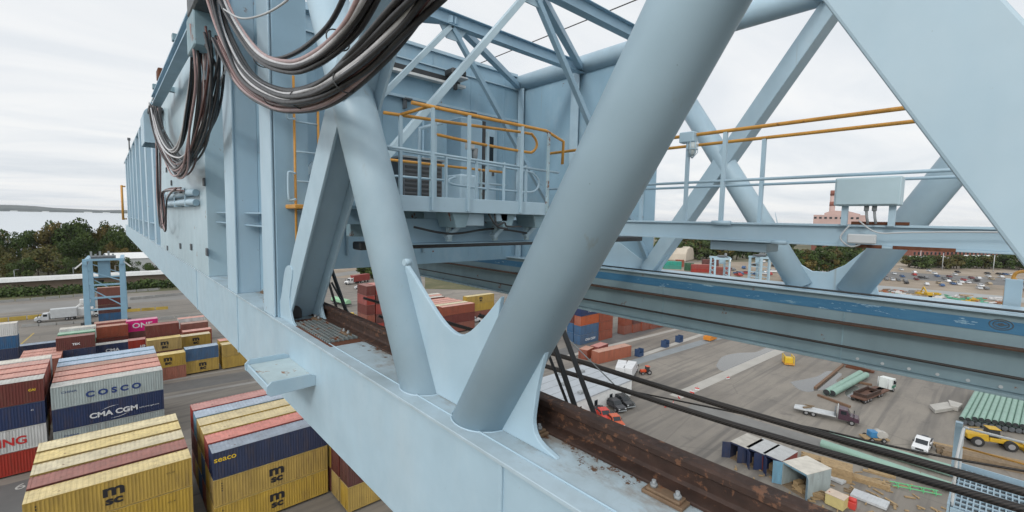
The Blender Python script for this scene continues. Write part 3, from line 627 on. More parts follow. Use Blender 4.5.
#PART2
# ================================================================== THE GROUND
def g2(u, v): p = g(u, v); return (p.x, p.y)
def ground_mat():
    m, nt, b = new_mat('yard_asphalt')
    f = noise(nt, .035, 6, rough=.6); c = ramp(nt, f, [(.3, (.155, .139, .119)), (.5, (.20, .180, .155)), (.7, (.25, .225, .19))])
    f2 = noise(nt, .6, 8, sc=(.25, 1, 1), rough=.7); c = mixc(nt, ramp(nt, f2, [(.45, (0, 0, 0)), (.75, (.5,)*3)]), c, (.12, .11, .10))
    f3 = noise(nt, 3, 8, rough=.75); c = mixc(nt, ramp(nt, f3, [(.55, (0, 0, 0)), (.8, (.35,)*3)]), c, (.26, .24, .21))
    # tyre marks: long curved dark streaks; slab joints and cracks: thin dark lines
    tc = nd(nt, 'ShaderNodeTexCoord'); 
    for rot, sc_, th in ((.5, (.012, .30, 1), .60), (-1.0, (.015, .24, 1), .62), (1.35, (.010, .35, 1), .63)):
        mp = nd(nt, 'ShaderNodeMapping'); mp.inputs['Rotation'].default_value = (0, 0, rot); mp.inputs['Scale'].default_value = sc_
        n = nd(nt, 'ShaderNodeTexNoise'); n.inputs['Scale'].default_value = 1.6; n.inputs['Detail'].default_value = 3; n.inputs['Distortion'].default_value = .5
        nt.links.new(tc.outputs['Object'], mp.inputs[0]); nt.links.new(mp.outputs[0], n.inputs['Vector'])
        c = mixc(nt, ramp(nt, n.outputs['Fac'], [(th-.06, (0, 0, 0)), (th+.03, (.4,)*3)]), c, (.085, .08, .075))
    v = nd(nt, 'ShaderNodeTexVoronoi'); v.feature = 'DISTANCE_TO_EDGE'; v.inputs['Scale'].default_value = .06; nt.links.new(tc.outputs['Object'], v.inputs['Vector'])
    c = mixc(nt, ramp(nt, v.outputs['Distance'], [(.004, (.28,)*3), (.010, (0, 0, 0))]), c, (.07, .065, .06))
    f5 = noise(nt, .22, 6, rough=.7); c = mixc(nt, ramp(nt, f5, [(.60, (0, 0, 0)), (.72, (.6,)*3)]), c, (.075, .07, .065))
    nt.links.new(c, b.inputs['Base Color']); b.inputs['Roughness'].default_value = .8; return m
def land_mat(name, c1, c2, c3, sc):
    m, nt, b = new_mat(name); f = noise(nt, sc, 8, rough=.65)
    nt.links.new(ramp(nt, f, [(.3, c1), (.5, c2), (.7, c3)]), b.inputs['Base Color']); b.inputs['Roughness'].default_value = .9; return m
land = land_mat('scrub_land', (.05, .06, .025), (.13, .12, .07), (.20, .18, .13), .012)
dirt = land_mat('sandy_dirt', (.17, .14, .10), (.26, .21, .16), (.33, .28, .22), .04)
grass = land_mat('grass_verge', (.045, .055, .02), (.08, .08, .03), (.14, .12, .06), .08)
road_m = paint('road_grey', (.20, .195, .185), .8, .15, .08)
def sheet(name, pts, z, mat, k='structure'):
    b = MB(); b._f([b.bm.verts.new((x, y, z)) for x, y in pts]); return kind(b.build(name, mat), k)
sheet('ground', [(-6000, -2500), (30000, -9000), (30000, 15000), (9000, 16000), (2500, 5200), (1500, 1900), (700, 640), (-100, 470), (-6000, 520)], G-.02, land)
wm, nt, bs = new_mat('sea_water'); bs.inputs['Base Color'].default_value = (.50, .54, .57, 1); bs.inputs['Roughness'].default_value = .4
bp = nd(nt, 'ShaderNodeBump'); bp.inputs['Strength'].default_value = .4; bp.inputs['Distance'].default_value = 1.0; nt.links.new(noise(nt, .05, 5), bp.inputs['Height']); nt.links.new(bp.outputs[0], bs.inputs['Normal'])
sheet('water', [(-30000, -2000), (60000, -2000), (60000, 60000), (-30000, 60000)], G-2.5, wm)
yard = sheet('yard', [(-60, -120), (420, -160), (420, 190), (190, 262), (40, 255), (-60, 268)], G, ground_mat())
# far shore
b = MB(); n = 90
def shore(y0, x0, x1, hmax, seed, name, mat):
    rnd = random.Random(seed); b = MB(); fr = []; bk = []
    prev = None
    for i in range(n+1):
        x = x0+(x1-x0)*i/n
        hh = hmax*(.55+.25*math.sin(i*.31+seed)+.15*math.sin(i*.83)+.12*rnd.random())
        row = [b.bm.verts.new((x, y0, G-2.4)), b.bm.verts.new((x, y0+60, G+hh*.45)), b.bm.verts.new((x, y0+900, G+hh)), b.bm.verts.new((x, y0+2500, G-2.4))]
        if prev:
            for k in range(3): b._f([prev[k], row[k], row[k+1], prev[k+1]])
        prev = row
    return kind(b.build(name, mat), 'structure')
hill_m = land_mat('wooded_far_shore', (.02, .035, .035), (.035, .05, .045), (.07, .075, .07), .006)
shore(9600, -9000, 9000, 92, 2, 'hills', hill_m)
rn = random.Random(4)
for i in range(8):
    x = -900+i*330+rn.uniform(-90, 90)
    b = MB(); b.box(x-rn.uniform(25, 60), x+40, 9520, 9560, G-2, G+rn.uniform(8, 14)); tag(b.build('shore_building', white_p), 'tiny pale building on the far shore across the water', 'building', 'tiny buildings on the far shore')
# left strip of land beyond the yard: quay road, verge, long building, highway
sheet('road', [(-120, 236), (60, 222), (60, 240), (-120, 254)], G+.012, road_m)
sheet('verge', [(-160, 264), (80, 250), (80, 282), (-160, 290)], G+.004, grass)
sheet('grass', [(-300, 297), (200, 284), (300, 440), (-500, 450)], G+.004, grass)
def strip(name, a, c, w, z, mat, k='structure'):
    a = Vector((*g2(*a), 0)) if not isinstance(a, Vector) else a; c = Vector((*g2(*c), 0)) if not isinstance(c, Vector) else c
    t = (c-a).normalized(); s_ = Vector((-t.y, t.x, 0))*w/2
    return sheet(name, [(p.x, p.y) for p in (a-s_, c-s_, c+s_, a+s_)], z, mat, k)
yl = paint('road_line_yellow', (.42, .30, .06), .7, .3, .3); wl = paint('road_line_white', (.48, .47, .44), .75, .25, .3)
gb = paint('barrier_concrete', (.27, .27, .26), .85, .15, .3)
def barrier(label, a, c, h, w, mat, name='jersey_barrier', seg=True):
    a = Vector((*g2(*a), G)); c = Vector((*g2(*c), G)); t = (c-a).normalized(); L = (c-a).length; s_ = Vector((-t.y, t.x, 0))
    b = MB(); k = 0
    while k < L:
        p = a+t*k; q = a+t*min(L, k+3.7)
        b.bar(p+Vector((0, 0, h*.2)), q+Vector((0, 0, h*.2)), w, h*.4); b.bar(p+Vector((0, 0, h*.7)), q+Vector((0, 0, h*.7)), w*.5, h*.59); k += 4
    return tag(b.build(name, mat), label, 'barrier')
barrier('long low grey concrete barrier beyond the white van', (0, 303), (160, 290), 1.0, .7, gb)
barrier('long grey concrete barrier behind the blue gantry crane, right part', (130, 300), (200, 293), 1.0, .7, gb)
barrier('grey concrete barrier on the yard beyond the pink container', (128, 323), (205, 316), 1.0, .7, gb)
barrier('grey concrete barrier beside the white van', (22, 327), (84, 323), .8, .7, gb)
barrier('long yellow guard barrier behind the white van', (-10, 323), (86, 314), 1.3, .8, yl, 'guard_barrier')
barrier('yellow guard barrier right of the blue gantry crane', (127, 312), (168, 309), 1.0, .8, yl, 'guard_barrier')
for a, c in (((20, 345), (34, 333)), ((168, 331), (176, 325)), ((190, 336), (180, 326)), ((208, 331), (202, 324))): strip('road_marking', a, c, .35, G+.012, yl)
# long white-roofed building behind the trees
wb_ = empty('long_warehouse', 'long low building with a white roof and brown wall in front of the trees', 'building', (0, 0, G))
b = MB(); b.box(-190, 30, 284, 297, 0, 4.4); b.build('wall', paint('brown_wall', (.16, .12, .09), .85, .15, .1), wb_)
b = MB(); b.prism([(282.5, 4.4), (298.5, 4.4), (298, 5.0), (283, 5.9)], 'x', -192, 33); b.build('roof', white_p, wb_)
for k in range(4):
    b = MB(); b.box(-150+k*49, -148+k*49, 283.9, 283.995, 1.5, 3.0); b.build('window', glass, wb_)
w2 = empty('low_shed', 'low pale shed half hidden at the far end of the side wall', 'shed', (8, 330, G)); b = MB(); b.box(-8, 22, 0, 12, 0, 9); b.build('wall', ltgrey, w2); b = MB(); b.prism([(-.5, 9), (12.5, 9), (6, 12)], 'x', -8.4, 22.4); b.build('roof', white_p, w2)
# hedge strip: stuff
def leafmesh(name, n, blobs, size, seed, tint, cols=None):
    rnd = random.Random(seed); bm = bmesh.new(); lay = bm.loops.layers.float_color.new('tint')
    tot = sum(bl[3]*bl[4]*bl[5] for bl in blobs)
    for bl in blobs:
        cnt = int(n*bl[3]*bl[4]*bl[5]/tot)+6
        bt = rnd.random()
        for _ in range(cnt):
            while True:
                d = Vector((rnd.uniform(-1, 1), rnd.uniform(-1, 1), rnd.uniform(-1, 1)))
                if .25 < d.length < 1: break
            d = d.normalized()*(d.length**.45)*rnd.uniform(.85, 1.12)
            c = Vector((bl[0]+d.x*bl[3], bl[1]+d.y*bl[4], bl[2]+d.z*bl[5]))
            sz = size*rnd.uniform(.6, 1.3)
            nrm = (d+Vector((rnd.gauss(0, .6), rnd.gauss(0, .6), rnd.gauss(0, .6)))).normalized(); u = nrm.orthogonal().normalized(); v = nrm.cross(u)
            an = rnd.random()*6.28; u2 = u*math.cos(an)+v*math.sin(an); v2 = nrm.cross(u2)
            vs = [bm.verts.new(c+u2*sz*a_+v2*sz*b_) for a_, b_ in ((-1, -.2), (-.2, -.7), (.9, -.3), (.7, .6), (-.4, .8))]
            f = bm.faces.new(vs)
            k = min(1, max(0, bt*.6+rnd.random()*.4))
            for l in f.loops: l[lay] = (k, rnd.random(), 0, 1)
    me = bpy.data.meshes.new(name); bm.to_mesh(me); bm.free(); return me
def leafmat(name, a, c, e, auto=.0, autoc=(.30, .12, .03)):
    m, nt, b = new_mat(name); at = nd(nt, 'ShaderNodeAttribute'); at.attribute_name = 'tint'
    sp = nd(nt, 'ShaderNodeSeparateColor'); nt.links.new(at.outputs['Color'], sp.inputs[0])
    c_ = ramp(nt, sp.outputs[0], [(0, a), (.5, c), (1, e)])
    if auto: c_ = mixc(nt, ramp(nt, sp.outputs[1], [(1-auto, (0, 0, 0)), (1-auto+.02, (1, 1, 1))]), c_, autoc)
    nt.links.new(c_, b.inputs['Base Color']); b.inputs['Roughness'].default_value = .75
    b.inputs['Specular IOR Level'].default_value = .2; return m
LM = [leafmat('dark_green_leaves', (.022, .04, .012), (.042, .068, .018), (.075, .105, .028), .03, (.10, .09, .03)),
      leafmat('olive_leaves', (.05, .055, .018), (.085, .085, .028), (.13, .11, .04), .1),
      leafmat('autumn_leaves', (.06, .05, .018), (.10, .085, .028), (.17, .12, .035), .1, (.16, .10, .03)),
      leafmat('mid_green_leaves', (.03, .05, .015), (.055, .08, .025), (.09, .12, .035), .04)]
bark = paint('bark', (.07, .055, .04), .9, .2, 1)
def crown_mesh(seed, n, leaf, low=False):
    rnd = random.Random(seed); blobs = []
    for i in range(13):
        a = rnd.random()*6.28; r = rnd.uniform(.1, .85 if low else .72); z = rnd.uniform(.1 if low else .32, .84)
        s_ = rnd.uniform(.20, .36)*(1.1-abs(z-.6))
        blobs.append((math.cos(a)*r*.48, math.sin(a)*r*.48, z, s_*.62, s_*.62, s_*.5))
    return leafmesh('crown_leaves', n, blobs, leaf, seed, 0)
def trunk_mesh(seed):
    rnd = random.Random(seed); b = MB(); b.tube([(0, 0, -.03), (.01, 0, .2), (0, .015, .45), (.01, 0, .75)], [.028, .02, .014, .005], 7)
    for i in range(6):
        a = rnd.random()*6.28; z = rnd.uniform(.2, .5); b.tube([(0, 0, z), (math.cos(a)*.14, math.sin(a)*.14, z+.12), (math.cos(a)*.28, math.sin(a)*.28, z+.26)], [.012, .008, .003], 5)
    me = bpy.data.meshes.new('tree_trunk'); b.bm.to_mesh(me); b.bm.free(); me.materials.append(bark); return me
CR = [crown_mesh(11+i, 2600, .021) for i in range(4)]
for me in CR: me.materials.append(LM[0])
CRs = [crown_mesh(31+i, 900, .040, True) for i in range(3)]
for me in CRs: me.materials.append(LM[0])
TRm = [trunk_mesh(5), trunk_mesh(6)]
def tree(x, y, h, w, mi, label, group, small=False, z=G):
    rt = empty('tree', label, 'tree', (x, y, z), random.random()*6.28, group)
    rt.scale = (h*w, h*w, h)
    c = bpy.data.objects.new('crown', random.choice(CRs if small else CR)); COL.objects.link(c); c.parent = rt
    c.material_slots[0].link = 'OBJECT'; c.material_slots[0].material = LM[mi]
    t = bpy.data.objects.new('trunk', random.choice(TRm)); COL.objects.link(t); t.parent = rt
TK = ['dark green', 'olive', 'rusty autumn', 'mid green']
def tree_px(u, vb, vt, w, mi, label, group, Y=None, small=False, dist=None):
    p = g(u, vb) if Y is None else ony(u, vb, Y)
    top = ray(u, vt); k = math.hypot(p.x, p.y)/math.hypot(top.x, top.y); zt = top.z*k
    tree(p.x, p.y, (zt-G), w, mi, label, group, small)
left_tr = [(2, 240, .75, 1, 352), (-14, 236, .8, 0, 356), (14, 226, .75, 0, 372), (28, 228, .7, 0, 362), (38, 246, .85, 1, 348), (10, 252, .9, 1, 312), (30, 248, 1.0, 1, 318), (22, 256, 1.0, 3, 305), (48, 243, 1.0, 1, 312), (66, 256, .9, 3, 306), (88, 254, .9, 1, 308), (130, 256, .9, 0, 304), (150, 260, .9, 0, 300), (112, 256, .9, 2, 310), (52, 219, .7, 2, 365), (64, 217, .72, 0, 372), (78, 215, .75, 0, 362), (88, 226, .7, 0, 352), (70, 236, .8, 0, 348),
           (96, 219, .6, 0, 372), (105, 222, .6, 2, 366), (116, 218, .6, 0, 360), (122, 226, .6, 0, 352), (112, 240, .7, 2, 348), (126, 244, .7, 2, 345), (52, 244, .8, 1, 350), (100, 244, .7, 0, 346), (4, 228, .7, 2, 385), (134, 230, .7, 3, 356), (144, 246, .8, 2, 350), (132, 252, .8, 2, 343)]
pos_words = ['far left', 'left', 'middle', 'right', 'far right']
for i, (u, vt, w, mi, Y) in enumerate(left_tr):
    wd = pos_words[min(4, max(0, int(u/28)))]
    tree_px(u, 268, vt, w*.95, mi, f'{TK[mi]} tree standing in the {wd} of the wooded strip before the bay', 'trees between the highway and the bay', Y)
rn = random.Random(9)
hb = [(rn.uniform(-180, 70), 0, 0) for _ in range(120)]
me = leafmesh('hedge', 22000, [(x, 270-x*.04+rn.uniform(-5, 6), 1.2, 5, 3.5, rn.uniform(1.4, 2.8)) for x, _, _ in hb], .5, 3, 0); me.materials.append(LM[0])
o = bpy.data.objects.new('hedge', me); COL.objects.link(o); o.location = (0, 0, G); kind(o, 'stuff')
# street poles along the highway
for i, u in enumerate((15, 74, 116)):
    p = ony(u, 285, 300); b = MB(); b.tube([(p.x, p.y, G), (p.x, p.y, G+8)], .12, 6); b.tube([(p.x, p.y, G+8), (p.x+1.6, p.y, G+8.2)], .08, 5)
    tag(b.build('light_pole', midgrey), ['thin grey light pole at the far left of the highway', 'thin grey light pole left of the blue gantry crane', 'thin grey light pole right of the blue gantry crane'][i], 'light pole')

# ================================================================== CONTAINERS
def wavy(x0, x1, n):  # corrugation profile
    out = []; p = (x1-x0)/n
    for i in range(n): out += [(x0+p*i, 0), (x0+p*(i+.28), 0), (x0+p*(i+.42), .036), (x0+p*(i+.86), .036)]
    out.append((x1, 0)); return out
CW = 2.44
def cont_meshes(L, H):
    b = MB(); w = CW/2
    for s in (-1, 1):      # side walls
        pr = wavy(-L/2+.12, L/2-.12, int(L/.29)); prev = None
        for x, d in pr:
            q = (b.bm.verts.new((x, s*(w-.012-d), .14)), b.bm.verts.new((x, s*(w-.012-d), H-.08)))
            if prev: b._f([prev[0], q[0], q[1], prev[1]])
            prev = q
    for ex in (1,):        # blank end
        pr = wavy(-w+.1, w-.1, 8); prev = None
        for y, d in pr:
            q = (b.bm.verts.new((ex*(L/2-.02-d), y, .14)), b.bm.verts.new((ex*(L/2-.02-d), y, H-.08)))
            if prev: b._f([prev[0], q[0], q[1], prev[1]])
            prev = q
    for sx in (-1, 1):
        for sy in (-1, 1):
            xa, xb = sorted((sx*(L/2-.14), sx*(L/2-.0))); ya, yb = sorted((sy*(w-.10), sy*(w+.0)))
            b.box(xa, xb, ya, yb, .0, H-.002)
    for s in (-1, 1):
        ya, yb = sorted((s*(w-.07), s*w)); b.box(-L/2+.141, L/2-.141, ya, yb, .01, .15); b.box(-L/2+.141, L/2-.141, ya, yb, H-.10, H-.006)
        xa, xb = sorted((s*(L/2-.07), s*L/2)); b.box(xa, xb, -w+.101, w-.101, .01, .15); b.box(xa, xb, -w+.101, w-.101, H-.12, H-.006)
    b.box(-L/2+.08, L/2-.08, -w+.08, w-.08, .02, .10)
    body = bpy.data.meshes.new('container_body'); b.bm.normal_update(); b.bm.to_mesh(body); b.bm.free()
    b = MB(); prev = None
    for x, d in wavy(-L/2+.2, L/2-.2, int(L/.42)):
        q = (b.bm.verts.new((x, -w+.06, H-.03+d*.6)), b.bm.verts.new((x, w-.06, H-.03+d*.6)))
        if prev: b._f([prev[0], q[0], q[1], prev[1]])
        prev = q
    for s in (-1, 1):
        xa, xb = sorted((s*(L/2-.22), s*(L/2-.005))); b.box(xa, xb, -w+.0601, w-.0601, H-.05, H-.001)
    for s in (-1, 1):
        for sx in (-1, 1):
            xa, xb = sorted((sx*(L/2-.18), sx*(L/2+.0))); ya, yb = sorted((s*(w-.16), s*(w-.0))); b.box(xa, xb, ya, yb, H-.0005, H+.018)
        ya, yb = sorted((s*(w-.059), s*(w-.002))); b.box(-L/2+.19, L/2-.19, ya, yb, H-.005, H+.004)
    roof = bpy.data.meshes.new('container_roof'); b.bm.normal_update(); b.bm.to_mesh(roof); b.bm.free()
    b = MB(); b.box(-L/2+.02, -L/2+.05, -w+.101, -.005, .151, H-.121); b.box(-L/2+.02, -L/2+.05, .005, w-.101, .151, H-.121)
    for y in (-.85, -.35, .35, .85): b.tube([(-L/2-.01, y, .15), (-L/2-.01, y, H-.12)], .022, 6)
    for y in (-.6, .6): b.box(-L/2-.03, -L/2+.018, y-.28, y+.28, 1.05, 1.12)
    doorm = bpy.data.meshes.new('container_doors'); b.bm.normal_update(); b.bm.to_mesh(doorm); b.bm.free()
    for me in (body, roof, doorm): me.materials.append(None)
    return body, roof, doorm
CM = {}
def cmesh(L, H):
    if (L, H) not in CM: CM[(L, H)] = cont_meshes(L, H)
    return CM[(L, H)]
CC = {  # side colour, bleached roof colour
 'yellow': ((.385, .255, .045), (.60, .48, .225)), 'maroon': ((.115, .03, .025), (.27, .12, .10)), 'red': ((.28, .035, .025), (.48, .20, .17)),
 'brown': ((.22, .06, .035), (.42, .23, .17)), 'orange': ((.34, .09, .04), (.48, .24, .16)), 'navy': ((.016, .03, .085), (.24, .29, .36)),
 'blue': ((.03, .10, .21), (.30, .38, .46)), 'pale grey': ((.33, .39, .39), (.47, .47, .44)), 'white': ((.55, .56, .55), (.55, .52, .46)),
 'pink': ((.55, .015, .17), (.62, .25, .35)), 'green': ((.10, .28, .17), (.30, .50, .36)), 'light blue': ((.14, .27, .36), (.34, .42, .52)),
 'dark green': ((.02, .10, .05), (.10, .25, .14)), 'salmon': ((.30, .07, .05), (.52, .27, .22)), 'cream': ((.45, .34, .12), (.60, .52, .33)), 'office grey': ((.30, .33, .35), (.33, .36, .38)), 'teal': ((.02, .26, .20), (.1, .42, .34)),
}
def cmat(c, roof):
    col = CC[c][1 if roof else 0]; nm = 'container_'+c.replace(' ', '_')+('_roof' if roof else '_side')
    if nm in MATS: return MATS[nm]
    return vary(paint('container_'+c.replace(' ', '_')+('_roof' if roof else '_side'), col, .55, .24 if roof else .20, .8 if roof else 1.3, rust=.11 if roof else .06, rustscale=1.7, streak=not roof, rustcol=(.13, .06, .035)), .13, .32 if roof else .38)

def cont(c, x0, y0, zt, label, L=12.19, H=2.9, rz=0, group=None, roofc=None, doors=True, name='shipping_container'):
    """x0 = left end, y0 = near face, zt = roof height"""
    rt = empty(name, label, 'container', (x0+L/2, y0+CW/2, zt-H), rz, group)
    bo, ro, do = cmesh(L, H)
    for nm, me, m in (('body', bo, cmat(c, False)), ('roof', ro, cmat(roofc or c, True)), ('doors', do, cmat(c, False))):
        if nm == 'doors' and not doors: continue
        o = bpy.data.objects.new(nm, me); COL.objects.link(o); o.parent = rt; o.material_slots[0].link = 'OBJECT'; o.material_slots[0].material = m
    return rt
ink = paint('lettering_dark', (.012, .012, .016), .5, .1, 3); ink_w = paint('lettering_white', (.62, .64, .66), .5, .1, 3); ink_y = paint('lettering_yellow', (.62, .42, .03), .5, .1, 3)
ink_r = paint('lettering_red', (.45, .02, .02), .5, .1, 3); ink_n = paint('lettering_navy', (.015, .04, .16), .5, .1, 3)
FY = -CW/2-.014
def msc(rt, H, x=0, s=1.0, m=None):
    m = m or ink
    t = text_obj('m', 1.62*s, m, rt, (x, FY, H*.50), sx=1.35, bold=.06); text_obj('sc', 1.15*s, m, rt, (x, FY, H*.22), sx=1.35, bold=.045)
def small_marks(rt, L, H, m=None, x=None):
    m = m or ink
    for k in range(4): 
        b = MB(); b.box(-.05, .05, -.004, .004, 0, .16); o = b.build('id_mark', m, rt); o.location = (-L/2+.8, FY, H*.8-k*.28)
ROWS = ['front', 'second', 'third', 'fourth', 'fifth', 'sixth', 'seventh']
LAY = ['top layer', 'second layer', 'third layer', 'bottom layer']
def block(name, x0, y0, pitch, zt, rows, L=12.19, H=3.05, loc=''):
    """rows: list (front to back) of lists of colours, top to bottom"""
    out = {}
    for r, cols in enumerate(rows):
        for k, c in enumerate(cols):
            rc = None
            if isinstance(c, tuple): c, rc = c
            if c is None: continue
            lb = f'{c} container, {LAY[min(k, 3)]}, {ROWS[r]} row of the {name}'
            out[(r, k)] = cont(c, x0, y0+r*pitch, zt-k*H, lb, L, H-.06, group='containers of the '+name, roofc=rc)
    return out
BL = block('front left yellow block', -6.32, 56.3, 2.92, -25.85, [['yellow', 'yellow', 'yellow'], ['maroon', 'yellow', 'brown'], [('yellow', 'cream'), 'yellow', 'maroon'], ['yellow', 'brown', 'yellow'], [('yellow', 'cream'), 'yellow', 'navy']], H=3.12)
for k in (0, 1, 2): msc(BL[(0, k)], 3.06, -.1); small_marks(BL[(0, k)], 12.19, 3.06); text_obj('SCU 40', .22, ink, BL[(0, k)], (4.3, FY, 2.0))
BR = block('navy fronted block', 7.65, 55.9, 2.84, -25.9, [[('navy', 'navy'), 'yellow', 'yellow'], [('red', 'red'), 'yellow', 'yellow'], ['yellow', 'blue', 'brown'], ['yellow', 'yellow', 'blue'], [('light blue', 'light blue'), 'maroon', 'yellow'], [('red', 'red'), 'maroon', 'brown']], H=3.12)
text_obj('seaco', .85, ink_y, BR[(0, 0)], (-4.9, FY-.01, 1.95), sx=1.1, bold=.012)
for k in (1, 2): msc(BR[(0, k)], 3.06, .2); small_marks(BR[(0, k)], 12.19, 3.06)
BRR = block('block under the near girder', 20.15, 50.2, 2.84, -25.9, [['brown', 'maroon', 'yellow'], ['red', 'maroon', 'yellow'], ['brown', 'yellow', 'maroon'], ['maroon', 'blue', 'yellow']], H=3.12)
text_obj('MSC', .5, ink_w, BRR[(0, 1)], (-4.3, FY, 1.9))
BC = block('pale grey fronted block', -6.35, 86.5, 2.86, -24.4, [['pale grey', 'navy', 'pale grey', 'brown'], [('salmon', 'salmon'), 'maroon', 'brown'], [('salmon', 'salmon'), 'navy', 'yellow'], [('salmon', 'brown'), 'maroon', 'yellow'], [('light blue', 'light blue'), 'blue', 'maroon'], [('light blue', 'light blue'), 'maroon', 'yellow']], H=3.15)
text_obj('COSCO', 1.12, ink_n, BC[(0, 0)], (.4, FY, .95), sx=1.15, bold=.05, spacing=1.6); text_obj('CHINA', .42, ink_n, BC[(0, 0)], (-4.3, FY, 2.05), sx=1.2)
text_obj('COSCO', 1.12, ink_n, BC[(0, 2)], (.4, FY, .95), sx=1.15, bold=.05, spacing=1.6); text_obj('CHINA', .42, ink_n, BC[(0, 2)], (-4.3, FY, 2.05), sx=1.2)
text_obj('CMA CGM', 1.0, ink_w, BC[(0, 1)], (.3, FY, .85), sx=1.15, bold=.035); text_obj('www.cma-cgm.com', .3, ink_w, BC[(0, 1)], (4.3, FY, .95))
b = MB(); b.tube(smooth([(-.9, 0, 0), (0, 0, .30), (1.0, 0, .42)], 6), [.01]*3+[.03]*7+[.01]*3, 5); o = b.build('swoosh', ink_w, BC[(0, 1)]); o.location = (-.2, FY, 1.75)
b = MB(); b.tube(smooth([(-1.0, 0, 0), (0, 0, .05), (1.1, 0, .42)], 6), [.01]*3+[.03]*7+[.01]*3, 5); o = b.build('swoosh', ink_w, BC[(0, 1)]); o.location = (.9, FY, .32)
BI = block('block at the left picture edge', -19.15, 86.5, 2.86, -22.85, [[('maroon', 'pale grey'), 'navy', 'white', 'red'], [('salmon', 'salmon'), 'maroon', 'yellow'], [('salmon', 'salmon'), 'maroon'], [('salmon', 'salmon'), 'blue'], [('white', 'white'), 'maroon']], H=3.12)
text_obj('SHIPPING', 1.5, ink_r, BI[(0, 2)], (1.1, FY, .9), bold=.04, align='CENTER')
text_obj('CAI', .42, ink_y, BI[(0, 0)], (5.0, FY, 1.6), bold=.02); text_obj('45', .3, ink_w, BI[(0, 1)], (4.9, FY, 2.0))
# stacks of twenty-foot boxes further back, each stack described by what is on its near face
H2 = 2.75
def stack(desc, x0, y0, zt, cols, L=6.06, H=H2, texts=None):
    k = 0; z = zt
    for c in cols:
        rc = None
        if isinstance(c, tuple): c, rc = c
        rt = cont(c, x0, y0, z, f'{c} container, {LAY[min(k, 3)]} of the {desc}', L, H-.05, group='smaller stacks behind the big blocks', roofc=rc)
        if texts and k in texts:
            t, sz, m = texts[k]
            if t == 'MSC': msc(rt, H, 0, .85, m)
            else: text_obj(t, sz, m, rt, (0, FY, H*.32), bold=.03, sx=1.1)
        z -= H; k += 1
N3 = lambda zt: max(1, int(round((zt-G)/H2)))
stack('white topped stack at the left edge', -27.3, 145, -25.0, ['white', 'blue', 'navy', 'brown'], 12.19, texts={0: ('HAMBURG', .9, ink_r)})
for r in range(4):
    stack(f'{["nearest", "second nearest", "third nearest", "farthest"][r]} low brown stack left of the green roof', -13.6, 127+r*2.7, -30.0+.2, [('brown', 'salmon'), 'brown'])
stack('maroon over navy stack before the gantry crane', -8.5, 133, -29.0+1.9, ['maroon', 'navy', 'brown'], texts={0: ('TEX', .6, ink_w)})
stack('green roofed stack behind the maroon and navy pair', -8.5, 138, -27.3, [('green', 'green'), 'maroon', 'brown'])
stack('white roofed stack behind the green roofed stack', -8.4, 142, -27.0, [('white', 'white'), 'maroon', 'brown'])
stack('long dark row left of the maroon pair', -18.0, 156, -32.6, ['navy'], 12.19)
stack('stack with the dark container bearing a white swoosh', -2.7, 135, -30.1, [('navy', 'pale grey'), 'maroon'], texts={0: ('CMA', 1.0, ink_w)})
stack('brown stack behind the container with the white swoosh', -2.7, 142, -27.4, ['brown', 'maroon', 'brown'])
stack('farther brown stack behind the white swoosh', -2.7, 146, -27.2, [('salmon', 'brown'), 'maroon', 'brown'])
stack('stack topped by the pink container', 3.1, 143, -26.9, ['pink', 'maroon', 'brown'], texts={0: ('ONE', 1.7, ink_w)})
stack('low stack with the small red box', 3.1, 134, -29.8, ['red', 'maroon'], texts={0: ('HMM', .8, ink_w)})
stack('maroon topped stack right of the pink container', 5.94, 127.6, -25.5, ['maroon', 'brown', 'maroon'])
stack('yellow lettered stack under the maroon one', 5.94, 124.2, -28.1, ['yellow', 'maroon', 'brown'], texts={0: ('MSC', 1, ink)})
stack('yellow over orange stack nearest the pale blue roofs', 5.9, 117.5, -30.1, ['yellow', 'orange'], texts={0: ('MSC', 1, ink)})
stack('blue over yellow stack with lettering right of centre', 12.0, 117.9, -29.7, [('blue', 'blue'), 'yellow'], texts={1: ('MSC', 1, ink)})
stack('yellow stack behind the blue over yellow stack', 12.6, 132, -30.0, [('yellow', 'cream'), 'yellow'], texts={0: ('MSC', 1, ink)})
stack('brown stack behind the yellow stack with faded roof', 13.6, 137, -30.0, [('brown', 'salmon'), 'brown'])
stack('second brown stack behind the yellow stack', 14.4, 148, -30.2, ['brown', 'maroon'])
stack('white stack below the girder edge', 14.2, 152, -29.5, [('white', 'salmon'), 'red'], texts={0: ('SINOKOR', .8, ink_r)})
stack('red stack between the pink and white ones', 9.5, 155, -31, ['red', 'maroon'])
stack('small yellow stack partly hidden by the girder', 18.7, 117.5, -29.8, ['yellow', 'yellow'], texts={})
stack('second small yellow stack partly hidden by the girder', 18.7, 120.6, -29.6, [('yellow', 'salmon'), 'yellow'])
stack('single maroon box behind the pale blue roofs', -.6, 116.5, -30.5, ['maroon', 'brown'])
stack('cream topped stack behind the pale grey fronted block', -7.2, 110.2, -27.6, [('yellow', 'cream'), 'yellow', 'maroon'])
stack('white topped row behind the left edge block', -20.0, 104.0, -28.3, [('white', 'cream'), 'brown', 'maroon'], 12.19)
